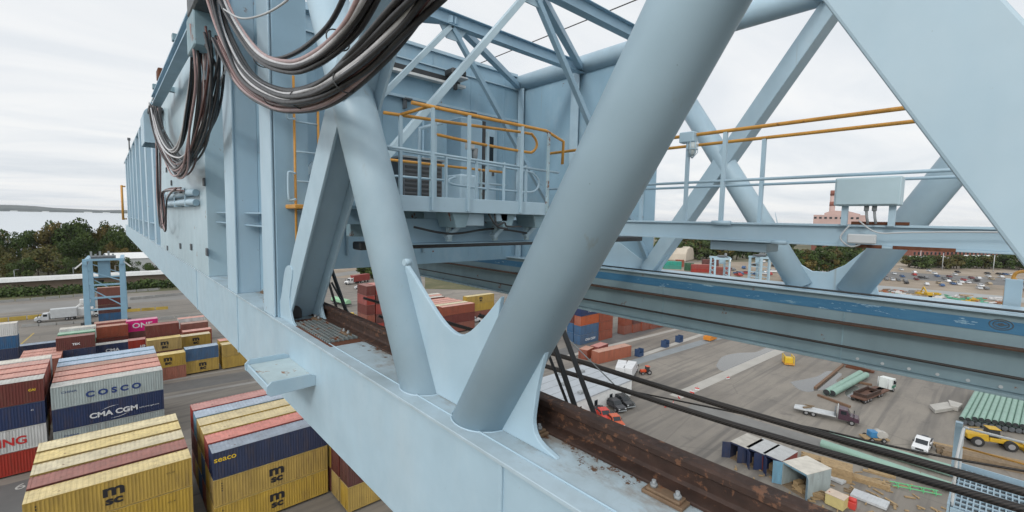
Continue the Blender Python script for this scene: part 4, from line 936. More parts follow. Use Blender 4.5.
# stacks seen through the truss
def pxstack(desc, u, v, n, cols, L=6.06, H=H2, rz=0, texts=None):
    p = g(u, v); stack(desc, p.x, p.y, G+n*H, cols, L, H, texts)
for i, (dx, cs) in enumerate(((0, ['maroon', 'red', 'maroon', 'brown', 'pink', 'pink']), (2.75, ['red', 'maroon', 'red', 'maroon', 'red', 'brown']), (5.5, ['salmon', 'maroon', 'blue', 'brown', 'white', 'red']), (8.25, ['maroon', 'brown', 'red', 'maroon', 'maroon', 'pink']))):
    z = G+6*2.7
    for k, c in enumerate(cs):
        rt = cont(c, 57.5+dx-6.6, 119.0, z-k*2.7, f'{c} container, level {6-k} of column {i+1} in the tall red stack', 6.06, 2.65, rz=R_(90), group='tall red and pink stack seen past the left round brace')
pxb = [('stack of salmon roofed boxes seen in the V of the braces', 76, 108, 2, [('brown', 'salmon'), 'brown'], 12.19),
       ]
for r in range(5):
    rc = ['salmon', 'cream', 'salmon', 'salmon', 'salmon'][r]
    stack(f'salmon group in the brace V, row {r+1}', 74-r*.3, 112+r*2.75, G+3*H2+.4, [('brown', rc), 'maroon', 'brown'], 12.19)
stack('yellow lettered group behind the salmon roofs', 92, 124, G+3*H2, [('yellow', 'yellow'), 'yellow', 'brown'], 12.19, texts={0: ('MSC', 1, ink)})
for r in range(3): stack(f'white group beside the yellow one, row {r+1}', 80+r, 138+r*2.8, G+2*H2+1, [('brown', ['white', 'salmon', 'white'][r]), 'brown'], 12.19)
stack('maroon pair beyond the salmon roofs', 74, 148, G+2*H2, ['maroon', 'maroon'], 12.19)
stack('lettered blue stack right of the big brace', 99, 79.5, G+4*H2, [('navy', 'blue'), 'orange', ('blue', 'light blue'), 'blue'], 6.06+3, texts={0: ('APL', 1.3, ink_w), 3: ('CMA CGM', .9, ink_w)})
stack('row behind the white lettered blue container', 100, 83, G+4*H2, [('navy', 'blue'), 'maroon', 'blue', 'blue'], 9.06)
pk = g(600, 341)
for r in range(4):
    stack(f'pink topped group beside blue, row {r+1}', pk.x+r*.2, pk.y+r*2.8, G+4*H2, [['pink', 'red', 'pink', 'maroon'][r], ['brown', 'pink', 'maroon', 'brown'][r], ['brown', 'maroon', 'pink', 'brown'][r], 'brown'], 6.06)
for r in range(6):
    pk = g(624+r*9, 335-r*1.8)
    stack(f'red row under the far girder, box group {r+1}', pk.x, pk.y, G+3*H2, [['maroon', 'maroon', 'brown', 'red', 'red', 'maroon'][r], ['brown', 'maroon', 'red', 'red', 'orange', 'red'][r], 'brown'], 6.06)
# ================================================================== yard markings and puddles
ltasph = paint('pale_lane', (.26, .25, .235), .85, .15, .25); dkasph = paint('dark_lane', (.12, .118, .115), .8, .2, .2)
strip('lane', Vector((6, 112, 0)), Vector((45, 108, 0)), 6, G+.004, dkasph)
strip('lane_edge', Vector((7, 106, 0)), Vector((45, 103, 0)), 1.2, G+.010, ltasph)
strip('lane_edge', Vector((7, 117, 0)), Vector((45, 115, 0)), .8, G+.010, ltasph)
strip('lane', Vector((-40, 80, 0)), Vector((-7.2, 80, 0)), 9, G+.004, dkasph)
for i, ch in enumerate('67'):
    t = text_obj(ch, 2.2, wl, None, (-9.3+i*1.7, 82.0, G+.02), rot=(0, 0, 0), name='road_marking', extrude=.001); kind(t, 'structure')
strip('concrete_strip', (675, 397), (786, 348), 2.6, G+.03, paint('pale_concrete', (.37, .355, .325), .85, .1, .3))
strip('lane', (600, 385), (760, 320), 12, G+.004, ltasph) if 0 else None
strip('concrete_strip', (569, 356), (700, 323.5), 1.6, G+.03, MATS['pale_concrete'])
strip('concrete_strip', (640, 356), (712, 331), 1.6, G+.03, MATS['pale_concrete'])
strip('rail_slab', (632, 363), (730, 334), 3.0, G+.02, paint('slab_blue_grey', (.20, .22, .23), .7, .1, .3))
strip('concrete_apron', (690, 406), (845, 452), 4.5, G+.010, paint('apron_grey', (.17, .168, .16), .8, .15, .3))
strip('lane', (560, 355), (680, 318), 7, G+.004, dkasph)
pud, nt, bs = new_mat('puddle_water'); bs.inputs['Base Color'].default_value = (.10, .10, .095, 1); bs.inputs['Roughness'].default_value = .06; bs.inputs['Specular IOR Level'].default_value = .9
def puddle(pix): 
    pts = [g2(u, v) for u, v in smooth(pix+[pix[0]], 4)[:-1]]; sheet('puddle', pts, G+.016, pud)
puddle([(716, 366), (722, 357), (738, 353), (756, 352), (768, 347), (775, 350), (752, 362), (735, 369), (722, 371)])
puddle([(790, 382), (806, 379), (818, 376), (828, 371), (842, 374), (836, 381), (845, 384), (838, 392), (822, 390), (808, 392), (798, 389)])
puddle([(848, 388), (856, 386), (860, 391), (852, 398), (845, 394)])
# ================================================================== vehicles
tyre = paint('tyre', (.02, .02, .02), .8, .2, 8); rim = paint('rim', (.35, .35, .36), .4, .1, 8, metal=.5)
def wheels(rt, spots, r=.42, w=.28):
    for (x, y) in spots:
        b = MB(); b.tube([(x, y-w/2, r), (x, y+w/2, r)], r, 20); o = b.build('wheel', tyre, rt)
        b = MB(); b.tube([(x, y-w/2-.012, r), (x, y+w/2+.012, r)], r*.55, 14); b.build('rim', rim, o)
def carmat(n, c): return paint('car_'+n, c, .3, .04, 2)
def pickup(u, v, rz, c, label, sc=1):
    p = g(u, v); rt = empty('pickup_truck', label, 'pickup truck', p, rz); rt.scale = (sc,)*3; m = carmat(c[0], c[1])
    b = MB(); b.prism([(-2.75, .55), (2.75, .55), (2.8, .9), (2.7, 1.12), (1.5, 1.25), (-2.75, 1.25)], 'y', -.97, .97); b.build('body', m, rt, .06, seg=2)
    b = MB(); b.prism([(1.5, 1.22), (.75, 1.88), (-.75, 1.9), (-1.0, 1.22)], 'y', -.86, .86); b.build('cab', m, rt, .06, seg=2)
    b = MB(); b.prism([(1.46, 1.29), (.83, 1.83), (.80, 1.83), (1.40, 1.29)], 'y', -.74, .74); b.box(-.9, 1.0, -.875, -.865, 1.32, 1.72); b.box(-.9, 1.0, .865, .875, 1.32, 1.72)
    o = b.build('windows', glass, rt)
    b = MB(); b.box(-2.65, -1.05, -.85, .85, 1.251, 1.262); b.build('bed', darkgrey, rt); b = MB(); b.box(-2.7, -1.02, -.97, -.86, 1.25, 1.36); b.box(-2.7, -1.02, .86, .97, 1.25, 1.36); b.box(-1.06, -1.0, -.9, .9, 1.25, 1.75); b.box(-2.3, -1.5, -.4, .4, 1.26, 1.6); b.build('toolbox', dark_m, rt)
    for s in (-1, 1):
        b = MB(); b.box(2.74, 2.82, s*.72-.16, s*.72+.16, .82, 1.02); b.build('headlight', ltgrey, rt, .02)
        b = MB(); b.box(.9, 1.05, s*1.02-.1, s*1.02+.1, 1.3, 1.5); b.build('mirror', dark_m, rt)
    b = MB(); b.box(2.75, 2.83, -.5, .5, .72, 1.0); b.build('grille', dark_m, rt); b = MB(); b.box(2.7, 2.9, -.95, .95, .45, .65); b.build('bumper', midgrey, rt, .02)
    wheels(rt, [(1.8, -.85), (1.8, .85), (-1.7, -.85), (-1.7, .85)]); return rt
def heading(a, c): A = g(*a); C = g(*c); return math.atan2(C.y-A.y, C.x-A.x)
pickup(922, 449, heading((925, 440), (916, 456)), ('white', (.66, .67, .68)), 'white pickup truck with dark bed parked below the green pipe stack')
def semi(p, rz, cabc, label, L=9, load=None, boxc=None, name='truck', sc=1, cat='truck', nose=True, bx=4):
    rt = empty(name, label, cat, p, rz); rt.scale = (sc,)*3; m = carmat(*cabc)
    if nose: b = MB(); b.prism([(L/2-2.0, .7), (L/2, .7), (L/2, 1.3), (L/2-.2, 1.6), (L/2-1.4, 1.75), (L/2-1.9, 2.75), (L/2-3.2, 2.85), (L/2-3.3, .7)], 'y', -1.1, 1.1); b.build('cab', m, rt, .07, seg=2)
    else: b = MB(); b.prism([(L/2-2.2, .6), (L/2, .6), (L/2, 1.5), (L/2-.3, 2.8), (L/2-2.2, 2.9)], 'y', -1.15, 1.15); b.build('cab', m, rt, .07, seg=2)
    b = MB()
    if nose: b.prism([(L/2-1.42, 1.85), (L/2-1.84, 2.62), (L/2-1.80, 2.64), (L/2-1.36, 1.85)], 'y', -.95, .95); b.box(L/2-2.9, L/2-2.0, -1.115, -1.105, 1.8, 2.5); b.box(L/2-2.9, L/2-2.0, 1.105, 1.115, 1.8, 2.5)
    else: b.prism([(L/2+.01, 1.6), (L/2-.25, 2.6), (L/2-.2, 2.62), (L/2+.05, 1.6)], 'y', -1.0, 1.0); b.box(L/2-1.5, L/2-.5, -1.165, -1.155, 1.6, 2.5); b.box(L/2-1.5, L/2-.5, 1.155, 1.165, 1.6, 2.5)
    b.build('windows', glass, rt)
    b = MB(); b.box(-L/2, L/2-3.4, -.45, .45, .75, 1.0); b.build('chassis', dark_m, rt)
    b = MB(); b.box(L/2-.02, L/2+.06, -1.0, 1.0, .72, .95); b.box(L/2+.01, L/2+.05, -.55, .55, .96, 1.25); b.build('bumper', darkgrey, rt, .02)
    for s_ in (-1, 1): b = MB(); b.box(L/2-.9, L/2-.75, s_*1.3-.12, s_*1.3+.12, 1.7, 2.3); b.build('mirror', dark_m, rt)
    if not nose: b = MB(); b.box(L/2-2.21, L/2-.1, -1.165, -1.152, .9, 1.5); b.box(L/2-2.21, L/2-.1, 1.152, 1.165, .9, 1.5); b.box(L/2+.001, L/2+.012, -1.1, 1.1, 1.0, 1.45); b.build('cab_stripe', paint('stripe_green', (.03, .16, .10), .5, .1, 2), rt)
    b = MB(); b.tube([(L/2-3.4, -.9, 1.0), (L/2-3.4, -.9, 3.2)], .08, 8); b.tube([(L/2-3.4, .9, 1.0), (L/2-3.4, .9, 3.2)], .08, 8); b.build('exhaust', ltgrey, rt)
    if load == 'flat':
        b = MB(); b.prism([(-L/2-1.2, .95), (-L/2-1.0, .85), (L/2-3.6, 1.02), (L/2-3.6, 1.18), (-L/2, 1.12)], 'y', -1.25, 1.25); b.build('flat_bed', ltgrey, rt, .02)
        b = MB(); b.box(L/2-3.9, L/2-3.7, -1.1, 1.1, 1.19, 2.4); b.build('headboard', darkgrey, rt)
        b = MB(); b.bar((-L/2+.4, -.7, 1.3), (-L/2+1.8, .5, 1.45), .3, .3); b.bar((-L/2+.6, .6, 1.5), (-L/2+2.2, -.2, 1.9), .25, .2); b.build('load', wood_dk, rt)
    if load == 'low':
        b = MB(); b.box(-L/2-6, L/2-3.6, -1.3, 1.3, .75, 1.0); b.build('low_deck', paint('lowboy_brown', (.12, .06, .04), .8, .2, 2), rt)
        for s in (-1, 1): b = MB(); b.box(-L/2-5, -L/2+1.5, s*1.1-.12, s*1.1+.12, 1.001, 1.7); b.build('steel_beam', rail_rust, rt)
        for xx in (-L/2-4.8, -L/2+1.2): b = MB(); b.box(xx-.15, xx+.15, -.97, .97, 1.001, 1.6); b.build('steel_beam', rail_rust, rt)
    if load == 'box':
        b = MB(); b.box(-L/2-bx, L/2-3.6, -1.22, 1.22, 1.05, 3.9); b.build('cargo_box', paint('cargo_'+boxc[0], boxc[1], .5, .1, 1), rt, .03)
    ws = [(L/2-1.1, -.95), (L/2-1.1, .95), (-L/2+1.0, -.95), (-L/2+1.0, .95), (-L/2+2.2, -.95), (-L/2+2.2, .95)]
    if load in ('low', 'box'): ws += [(-L/2-3.0-k*1.2, s*.98) for k in range(3 if load == 'low' else 1) for s in (-1, 1)]
    wheels(rt, ws, .5, .4); return rt
mid = (g(802, 420)+g(855, 417))/2
semi(mid, heading((805, 413), (852, 424)) , ('plum', (.06, .03, .045)), 'plum flatbed tow truck with bare grey deck crossing the asphalt', 9.5, 'flat', sc=.92)
pc = g(880, 393); semi(pc, heading((836, 407), (895, 383)), ('white_green', (.62, .66, .64)), 'white and green lorry cab pulling a low trailer of rusty beams', 9.0, 'low', nose=False)
b = MB(); 
gen = empty('yellow_generator', 'small yellow generator cage standing alone on the asphalt', 'generator', g(788, 364), .5)
b = MB(); b.box(-1.6, 1.6, -1.1, 1.1, .2, .5); b.build('skid', yel_p, gen); b = MB(); b.box(-1.2, .4, -.9, .9, .5, 1.9); b.build('hood', paint('generator_yellow', (.60, .40, .02), .5, .1, 2), gen, .08)
b = MB()
for x in (-1.5, 0, 1.5):
    for y in (-1, 1): b.box(x-.07, x+.07, y-.07, y+.07, .5, 2.2)
b.box(-1.57, 1.57, -1.07, -.93, 2.2, 2.33); b.box(-1.57, 1.57, .93, 1.07, 2.2, 2.33); b.build('frame', MATS['generator_yellow'], gen)
b = MB(); b.box(.6, 1.3, -.6, .6, .5, 1.4); b.build('engine', dark_m, gen, .05)
# big yellow articulated hauler / loader
P1 = g(955, 440); hz = heading((962, 440), (1040, 452))
ld = empty('wheel_loader', 'big yellow articulated loader parked in front of the green pipe stack', 'loader', g(992, 446), hz); ld.scale = (.85,)*3
ly = paint('machine_yellow', (.50, .31, .02), .5, .15, 2)
b = MB(); b.prism([(-4.2, 1.2), (-4.4, 2.2), (-1.2, 2.6), (-1.0, 1.1)], 'y', -1.2, 1.2); b.build('engine_hood', ly, ld, .12, seg=2)
b = MB(); b.prism([(-.9, 1.1), (-.9, 1.9), (2.6, 1.7), (3.2, 1.0)], 'y', -1.0, 1.0); b.build('front_frame', ly, ld, .1)
b = MB(); b.prism([(-1.2, 2.0), (-1.0, 3.5), (.5, 3.5), (.8, 2.0)], 'y', -.85, .85); b.build('cab', dark_m, ld, .05); b = MB(); b.box(-1.15, .65, -.95, .95, 3.51, 3.65); b.build('cab_roof', ly, ld, .04)
for s in (-1, 1): b = MB(); b.bar((.8, s*.8, 2.1), (4.2, s*.8, 1.0), .2, .4); b.build('lift_arm', ly, ld)
b = MB(); b.prism([(4.0, .3), (5.4, .3), (5.2, .5), (4.4, 1.4), (4.0, 1.5)], 'y', -1.6, 1.6); b.build('bucket', ly, ld)
for s in (-1, 1): b = MB(); b.bar((-4.5, s*1.3, 2.3), (-1.5, s*1.3, 2.9), .06, .06); b.build('handrail', ly, ld)
wheels(ld, [(-2.8, -1.3), (-2.8, 1.3), (2.0, -1.3), (2.0, 1.3)], .95, .7)
# small machine with blue engine
mc = empty('pump_machine', 'small blue and tan pump machine on the asphalt right of the flatbed', 'pump', g(874, 440), heading((862, 438), (888, 440)))
b = MB(); b.box(-1.9, 1.9, -.8, .8, .3, .55); b.build('skid', wood, mc, .03); b = MB(); b.box(-.9, .3, -.6, .6, .55, 1.6); b.build('engine', paint('engine_blue', (.04, .18, .36), .5, .1, 3), mc, .1)
b = MB(); b.tube([(.6, -.7, 1.2), (.6, .7, 1.2)], .6, 14); b.tube([(1.3, -.5, 1.1), (1.3, .5, 1.1)], .5, 14); b.build('drum', conc, mc); wheels(mc, [(-.9, -.95), (-.9, .95), (.9, -.95), (.9, .95)], .35, .2)
# vans and trucks on the left
pv = ony(52, 318, 205); pv.z = G
semi(Vector((pv.x+1.0, 203, G)), R_(180), ('silver', (.50, .52, .54)), 'silver lorry with rounded cab driving left past the yellow barrier', 9.5, 'box', ('silver', (.48, .50, .51)), bx=.2)
po = Vector((-4.9-1.6, 204, G)); wt = empty('service_truck', 'white service truck with a raised boom right of the silver lorry', 'truck', po)
b = MB(); b.box(-3.0, 2.8, -1.2, 1.2, .9, 3.4); b.build('body', white_p, wt, .08); b = MB(); b.prism([(2.85, .7), (4.3, .7), (4.3, 1.6), (3.9, 2.6), (2.85, 2.7)], 'y', -1.1, 1.1); b.build('cab', white_p, wt, .06); b = MB(); b.box(3.0, 3.7, -1.115, -1.105, 1.6, 2.4); b.build('windows', glass, wt)
b = MB(); b.bar((-1.5, 0, 3.4), (.8, 0, 5.6), .8, .5); b.box(-.4, 2.2, -.9, .9, 5.0, 6.2); b.bar((0, -.5, 4.4), (2.0, -.5, 6.6), .3, .5); b.build('boom_basket', white_p, wt, .05); wheels(wt, [(-2, -1), (-2, 1), (3.4, -1), (3.4, 1)], .5, .35)
# trucks, cars seen between H-section and round brace
p = ony(353, 283, 200); p = g(352, 284)
semi(Vector((p.x+1, p.y, G)), heading((365, 281), (338, 285)), ('pale', (.6, .6, .6)), 'lorry with white cab and long dark red box seen past the H-section diagonal', 9, 'box', ('dark_red', (.22, .03, .025)), sc=1.15)
CARS = {'white': (.62, .63, .63), 'silver': (.38, .39, .40), 'black': (.02, .02, .022), 'red': (.30, .03, .025), 'blue': (.04, .09, .20), 'grey': (.14, .145, .15), 'maroon': (.12, .02, .02), 'tan': (.30, .24, .16)}
def car_meshes():
    b = MB(); b.prism([(-2.2, .35), (2.2, .35), (2.25, .75), (1.9, .95), (1.0, 1.0), (-2.0, 1.02), (-2.25, .8)], 'y', -.9, .9); b.prism([(1.05, .98), (.45, 1.45), (-1.0, 1.46), (-1.75, 1.0)], 'y', -.75, .75)
    bo = bpy.data.meshes.new('car_body'); b.bm.to_mesh(bo); b.bm.free(); bo.materials.append(None)
    b = MB(); b.prism([(1.02, 1.03), (.5, 1.42), (.44, 1.42), (.96, 1.03)], 'y', -.66, .66); b.prism([(-1.0, 1.42), (-1.06, 1.42), (-1.7, 1.03), (-1.62, 1.03)], 'y', -.64, .64); b.box(-1.3, .7, -.77, -.755, 1.08, 1.38); b.box(-1.3, .7, .755, .77, 1.08, 1.38)
    wi = bpy.data.meshes.new('car_windows'); b.bm.to_mesh(wi); b.bm.free(); wi.materials.append(glass)
    b = MB()
    b.tube([(0, -.11, .33), (0, .11, .33)], .33, 10); wh = bpy.data.meshes.new('car_wheel'); b.bm.to_mesh(wh); b.bm.free(); wh.materials.append(tyre)
    return bo, wi, wh
CB, CWi, CWh = car_meshes()
def car(x, y, rz, c, label, group, sc=1, wheel=True, z=G):
    rt = empty('parked_car', label, 'car', (x, y, z), rz, group); rt.scale = (sc, sc, sc*1.08)
    for nm, me in (('body', CB), ('windows', CWi)):
        o = bpy.data.objects.new(nm, me); COL.objects.link(o); o.parent = rt
        if nm == 'body': o.material_slots[0].link = 'OBJECT'; o.material_slots[0].material = carmat(c, CARS[c])
    if wheel:
        for x_, y_ in ((1.4, -.82), (1.4, .82), (-1.4, -.82), (-1.4, .82)):
            o = bpy.data.objects.new('wheel', CWh); COL.objects.link(o); o.parent = rt; o.location = (x_, y_, 0)
for u, v, c, lb in ((474, 322, 'white', 'white car right of the salmon group in the brace V'), (478, 318, 'black', 'black car right of the salmon group in the brace V'), (363, 292, 'white', 'white car between the red lorry and the tall red stack'), (366, 299, 'white', 'second white car just above the tall red stack'), (333, 268, 'silver', 'silver car at the far end of the lane past the rope guide'), (360, 289, 'silver', 'silver car beside the two white cars past the H-section diagonal')):
    p = g(u, v); car(p.x, p.y, -.3, c, lb, 'cars seen past the H-section diagonal', 1.15)
p = g(341, 305); gt = empty('tarpaulin_trailer', 'long trailer under a pale green tarpaulin seen past the H-section diagonal', 'trailer', p, heading((330, 300), (352, 306)))
b = MB(); b.box(-6, 6, -1.2, 1.2, .9, 1.2); b.build('deck', dark_m, gt); b = MB(); b.prism([(-1.2, 1.2), (1.2, 1.2), (1.15, 2.3), (.5, 2.8), (-.5, 2.8), (-1.15, 2.3)], 'x', -5.8, 5.8); b.build('cover', paint('tarp_green', (.25, .45, .28), .7, .1, 1), gt, .1); wheels(gt, [(-4, -1), (-4, 1), (-2.8, -1), (-2.8, 1)], .5, .35)
p = g(372, 291); cont('orange', p.x, p.y, G+2.8, 'single orange container on the lane behind the white cars', 6.06, 2.7, rz=.3)
for i, (u, v) in enumerate(((352, 319), (360, 320))): p = g(u, v); b = MB(); b.box(-1.4, 1.4, -.7, .7, .4, 1.4); b.box(-.6, .5, -.6, .6, 1.4, 2.2); b.box(1.4, 2.2, -.8, .8, .3, .6); o = b.build('forklift', MATS['generator_yellow'], None, .06); o.location = p; tag(o, ['left of two small yellow forklifts before the tall red stack', 'right of two small yellow forklifts before the tall red stack'][i], 'forklift')
# pale office trailers and trucks by the orange container
po = g(600, 391); hz = 0.0
po = g(601, 365); cont('orange', po.x, po.y, G+2.95, 'single long orange container lying on the lane', 12.19, 2.9, rz=heading((603, 365), (636, 357)))
po = g(597, 357); cont('red', po.x, po.y, G+2.6, 'small red container beyond the long orange container', 5.0, 2.6, rz=.1); po = g(585, 360); cont('brown', po.x, po.y, G+2.5, 'small brown container left of the red one', 4.0, 2.5, rz=.2)
zr = G+3.4; q1 = onz(577, 401, zr); q2 = onz(641, 382, zr); q3 = onz(557, 373, zr)
mo = empty('modular_office', 'wide low pale grey flat roofed modular office beside the rope guide', 'building', (q1.x-1.5, q1.y, G), 0); Lx = q2.x-q1.x+1.5; Ly = q3.y-q1.y
b = MB(); b.box(0, Lx, 0, Ly, 0, 3.2); b.build('wall', white_p, mo); b = MB(); b.box(-.15, Lx+.15, -.15, Ly+.15, 3.2001, 3.4); b.build('roof', paint('office_roof', (.36, .39, .42), .6, .12, .3), mo)
for k in range(1, 5): b = MB(); b.box(.0, Lx, Ly*k/5-.05, Ly*k/5+.05, 3.401, 3.43); b.build('roof_seam', midgrey, mo)
for a_, c_ in ((.25, .15), (.6, .35), (.3, .55), (.75, .75), (.5, .9)): b = MB(); b.box(Lx*a_-.5, Lx*a_+.5, Ly*c_-.4, Ly*c_+.4, 3.401, 3.9); b.build('roof_vent', midgrey, mo, .04)
for k in range(4): b = MB(); b.box(-.03, -.001, Ly*(k+.35)/4, Ly*(k+.65)/4, 1.0, 2.1); b.build('window', glass, mo)
for k in range(4): b = MB(); b.box(Lx*(k+.4)/4, Lx*(k+.6)/4, -.03, -.001, 1.0, 2.1); b.build('window', glass, mo)
for u, v, lb, rzz in ((622, 373, 'white concrete truck with rounded body behind the modular office', .5), (632, 374, 'second white truck behind the modular office', .4)):
    p = g(u, v); semi(Vector((p.x, p.y, G)), rzz, ('white', (.62, .63, .64)), lb, 7, 'box', ('white', (.58, .59, .6)), sc=.8)
pickup(603, 418, heading((600, 410), (612, 422)), ('bright_red', (.50, .035, .02)), 'bright red pickup truck parked by the rope guide', .95)
pickup(614, 424, heading((600, 410), (612, 422)), ('orange_red', (.48, .08, .02)), 'orange red pickup truck nearest the rusty rail', .9)
pickup(622, 404, heading((610, 398), (626, 408)), ('black', (.015, .015, .018)), 'black pickup truck right of the bright red one', 1.0); pickup(614, 408, heading((606, 402), (618, 410)), ('charcoal', (.03, .03, .035)), 'charcoal pickup truck between the red and black ones', .95)
tr = empty('tractor', 'small orange red tractor standing alone right of the pale trucks', 'tractor', g(645, 374), 2.6); tr.scale = (.75,)*3
b = MB(); b.box(-.2, 1.6, -.5, .5, .7, 1.5); b.build('hood', paint('tractor_red', (.5, .07, .02), .5, .1, 2), tr, .08); b = MB(); b.box(-1.2, -.2, -.6, .6, .7, 2.4); b.build('cab', dark_m, tr, .05); b = MB(); b.box(-1.3, -.1, -.75, .75, 2.41, 2.55); b.build('cab_roof', MATS['tractor_red'], tr, .05); wheels(tr, [(-.9, -.95), (-.9, .95)], .75, .45); wheels(tr, [(1.2, -.8), (1.2, .8)], .45, .3)
for i, (u, v) in enumerate(((665, 347), (679, 342), (639, 356))):
    p = g(u, v); b = MB(); b.box(-1.6, 1.6, -1.2, 1.2, .1, .4); b.box(-1.6, -1.4, -1.2, 1.2, .4, 3.2); b.box(1.4, 1.6, -1.2, 1.2, .4, 3.2); b.box(-1.39, 1.39, 1.0, 1.2, .4, 2.9); b.box(-1.39, 1.39, -1.2, -1.1, .4, 1.6)
    o = b.build('blue_bin', paint('bin_blue', (.02, .05, .12), .6, .1, 2)); o.location = p; o.scale = (.62,)*3; tag(o, ['middle dark blue open bin standing at the lane edge', 'right dark blue open bin standing at the lane edge', 'left dark blue open bin beside the long orange container'][i], 'bin', 'dark blue bins at the lane edge')
p = g(710, 340); b = MB(); b.box(-2.2, 2.2, -1.1, 1.1, .3, 1.4); b.box(-.8, .8, -.9, .9, 1.4, 2.2); o = b.build('orange_skip', paint('skip_orange', (.55, .20, .02), .6, .1, 2)); o.location = p; tag(o, 'orange skip just under the far girder', 'skip')
# red and white barriers on the strip
bar_w = paint('barrier_white', (.6, .6, .6), .6, .1, 2); bar_r = paint('barrier_red', (.5, .05, .04), .6, .1, 2)
for i, (u, v) in enumerate(((666, 407), (673, 404), (679, 398), (685, 396), (692, 393), (697, 390), (660, 404), (728, 379))):
    p = g(u, v); rt = empty('road_barrier', f'red and white plastic road barrier, number {i+1} from the concrete strip' if 0 else ['red and white barrier nearest the ropes', 'red and white barrier beside the nearest one', 'red and white barrier at the start of the pale strip', 'red and white barrier on the left edge of the strip', 'red and white barrier in the middle of the cluster', 'red and white barrier at the top of the cluster', 'red and white barrier leftmost in the cluster', 'single red barrier post halfway up the pale strip'][i], 'barrier', p, .4*i, 'red and white barriers'); rt.scale = (.55,)*3
    b = MB(); b.box(-.8, .8, -.2, .2, 0, .5); b.build('base', bar_w if i % 2 else bar_r, rt, .05); b = MB(); b.box(-.8, .8, -.08, .08, .5, .9); b.build('board', bar_r if i % 2 else bar_w, rt, .02); b = MB(); b.tube([(.0, 0, .9), (0, 0, 1.5)], .05, 6); b.build('post', bar_r, rt)
# ================================================================== sheds, timber, pipes on the near right
def openshed(p, rz, c, label, L=5.2, W=2.6, H=2.5, roofm=None, dopen=True, sidec=None):
    rt = empty('storage_container', label, 'storage container', p, rz, 'open storage containers by the rusty rail'); m = cmat(c, False)
    b = MB(); b.box(-W/2, -W/2+.06, 0, L, 0, H); b.build('side_wall', cmat(sidec or c, False), rt); b = MB(); b.box(W/2-.06, W/2, 0, L, 0, H); b.build('side_wall', cmat(sidec or c, False), rt)
    b = MB(); b.box(-W/2+.061, W/2-.061, L-.06, L, 0, H); b.build('back_wall', m, rt); b = MB(); b.box(-W/2+.061, W/2-.061, 0.0, L-.061, .02, .1); b.build('floor', wood_dk, rt)
    b = MB(); b.box(-W/2-.02, W/2+.02, -.02, L+.02, H+.001, H+.07); b.build('roof', roofm, rt, .01)
    b = MB(); b.box(-W/2+.061, W/2-.061, 0, .08, H-.25, H); b.build('header', m, rt)
    for s in (-1, 1):
        a = R_(95 if s > 0 else 85) if dopen else 0
        b = MB(); d = Vector((math.cos(R_(20))*s, -1, 0)).normalized(); st_ = Vector((s*W/2, -.02, H/2)); b.bar(st_, st_+d*1.15, .05, H-.15); b.build('door', m, rt)
    b = MB(); b.box(-.8, -.1, 1.0, 2.2, .1, 1.0); b.box(.1, .8, .6, 1.8, .1, .8); b.build('stored_goods', wood, rt); return rt
r1 = paint('rusty_grey_roof', (.40, .38, .34), .7, .25, .8, rust=.14, rustscale=.9); r2 = paint('clean_grey_roof', (.40, .41, .41), .7, .15, .8, rust=.03); r3 = paint('stained_white_roof', (.55, .52, .46), .7, .25, .7, rust=.10, rustscale=.7)
hz = heading((700, 440), (800, 492))-.0
A = g(729, 463); ax = (g(800, 492)-g(733, 461)).normalized(); nrm = Vector((-ax.y, ax.x, 0)); 
hz = math.atan2(ax.y, ax.x)
for i, (u, v, c, lb, rm, sc_) in enumerate(((738, 462, 'navy', 'dark blue open storage container leftmost of four, with rusty roof', r1, None), (754, 468, 'navy', 'dark blue open storage container second from left, with plain grey roof', r2, None), (771, 475, 'navy', 'open storage container with a red side wall, third from left', r2, 'red'))):
    openshed(g(u, v), hz, c, lb, 4.8, 2.6, 2.6, rm, True, sc_)
openshed(g(793, 492), hz-.25, 'light blue', 'white roofed pale blue open storage container nearest the rusty rail', 4.6, 3.4, 3.3, r3, True, 'pale grey')
def pile(name, label, cat, p, rz, n, L, w, h, mat, layers=2, jit=.15, group=None):
    rn = random.Random(int(p.x*10)); rt = empty(name, label, cat, p, rz, group)
    for k in range(layers):
        for i in range(n):
            b = MB(); o_ = rn.uniform(-jit, jit); a = rn.uniform(-.06, .06)*jit*4
            b.bar((-L/2+o_, (i-n/2)*w*1.08, h*(k+.5)), (L/2+o_, (i-n/2)*w*1.08+a, h*(k+.5)), w, h*.96); b.build('plank' if 'plank' in name or 'timber' in name else 'piece', mat, rt)
T = [('timber_stack', 'block of tan plywood beside the white roofed storage container', 836, 475, 4, 3.6, .62, .9, wood, 2, .03), ('timber_stack', 'low pile of planks behind the plywood block', 820, 461, 5, 4.5, .3, .25, wood, 2, .3),
     ('timber_stack', 'loose tan beams crossing in front of the ropes', 866, 482, 4, 4.2, .3, .3, wood, 2, .5), ('timber_stack', 'short tan beams right of the grey sheets', 880, 474, 3, 3.0, .3, .3, wood, 1, .5), ('timber_stack', 'pile of scrap timber by the door of the white roofed storage container', 812, 494, 6, 3.4, .22, .22, wood, 3, .7),
     ('timber_stack', 'weathered planks at the bottom edge right of the yellow crate', 868, 497, 4, 4.5, .2, .2, wood_dk, 1, .8), ('timber_stack', 'long brown logs lying between the loader and the stair landing', 993, 464, 3, 12, .7, .5, wood_dk, 2, .5), ('timber_stack', 'long flat timbers right of the white pickup', 985, 455, 2, 12, .4, .35, wood, 1, .5)]
for nm, lb, u, v, n, L, w, h, m, ly_, jt in T: pile(nm, lb, 'timber pile', g(u, v), heading((800, 470), (900, 500)) if u < 900 else heading((950, 450), (1024, 466)), n, L, w, h, m, ly_, jt, 'timber piles on the asphalt')
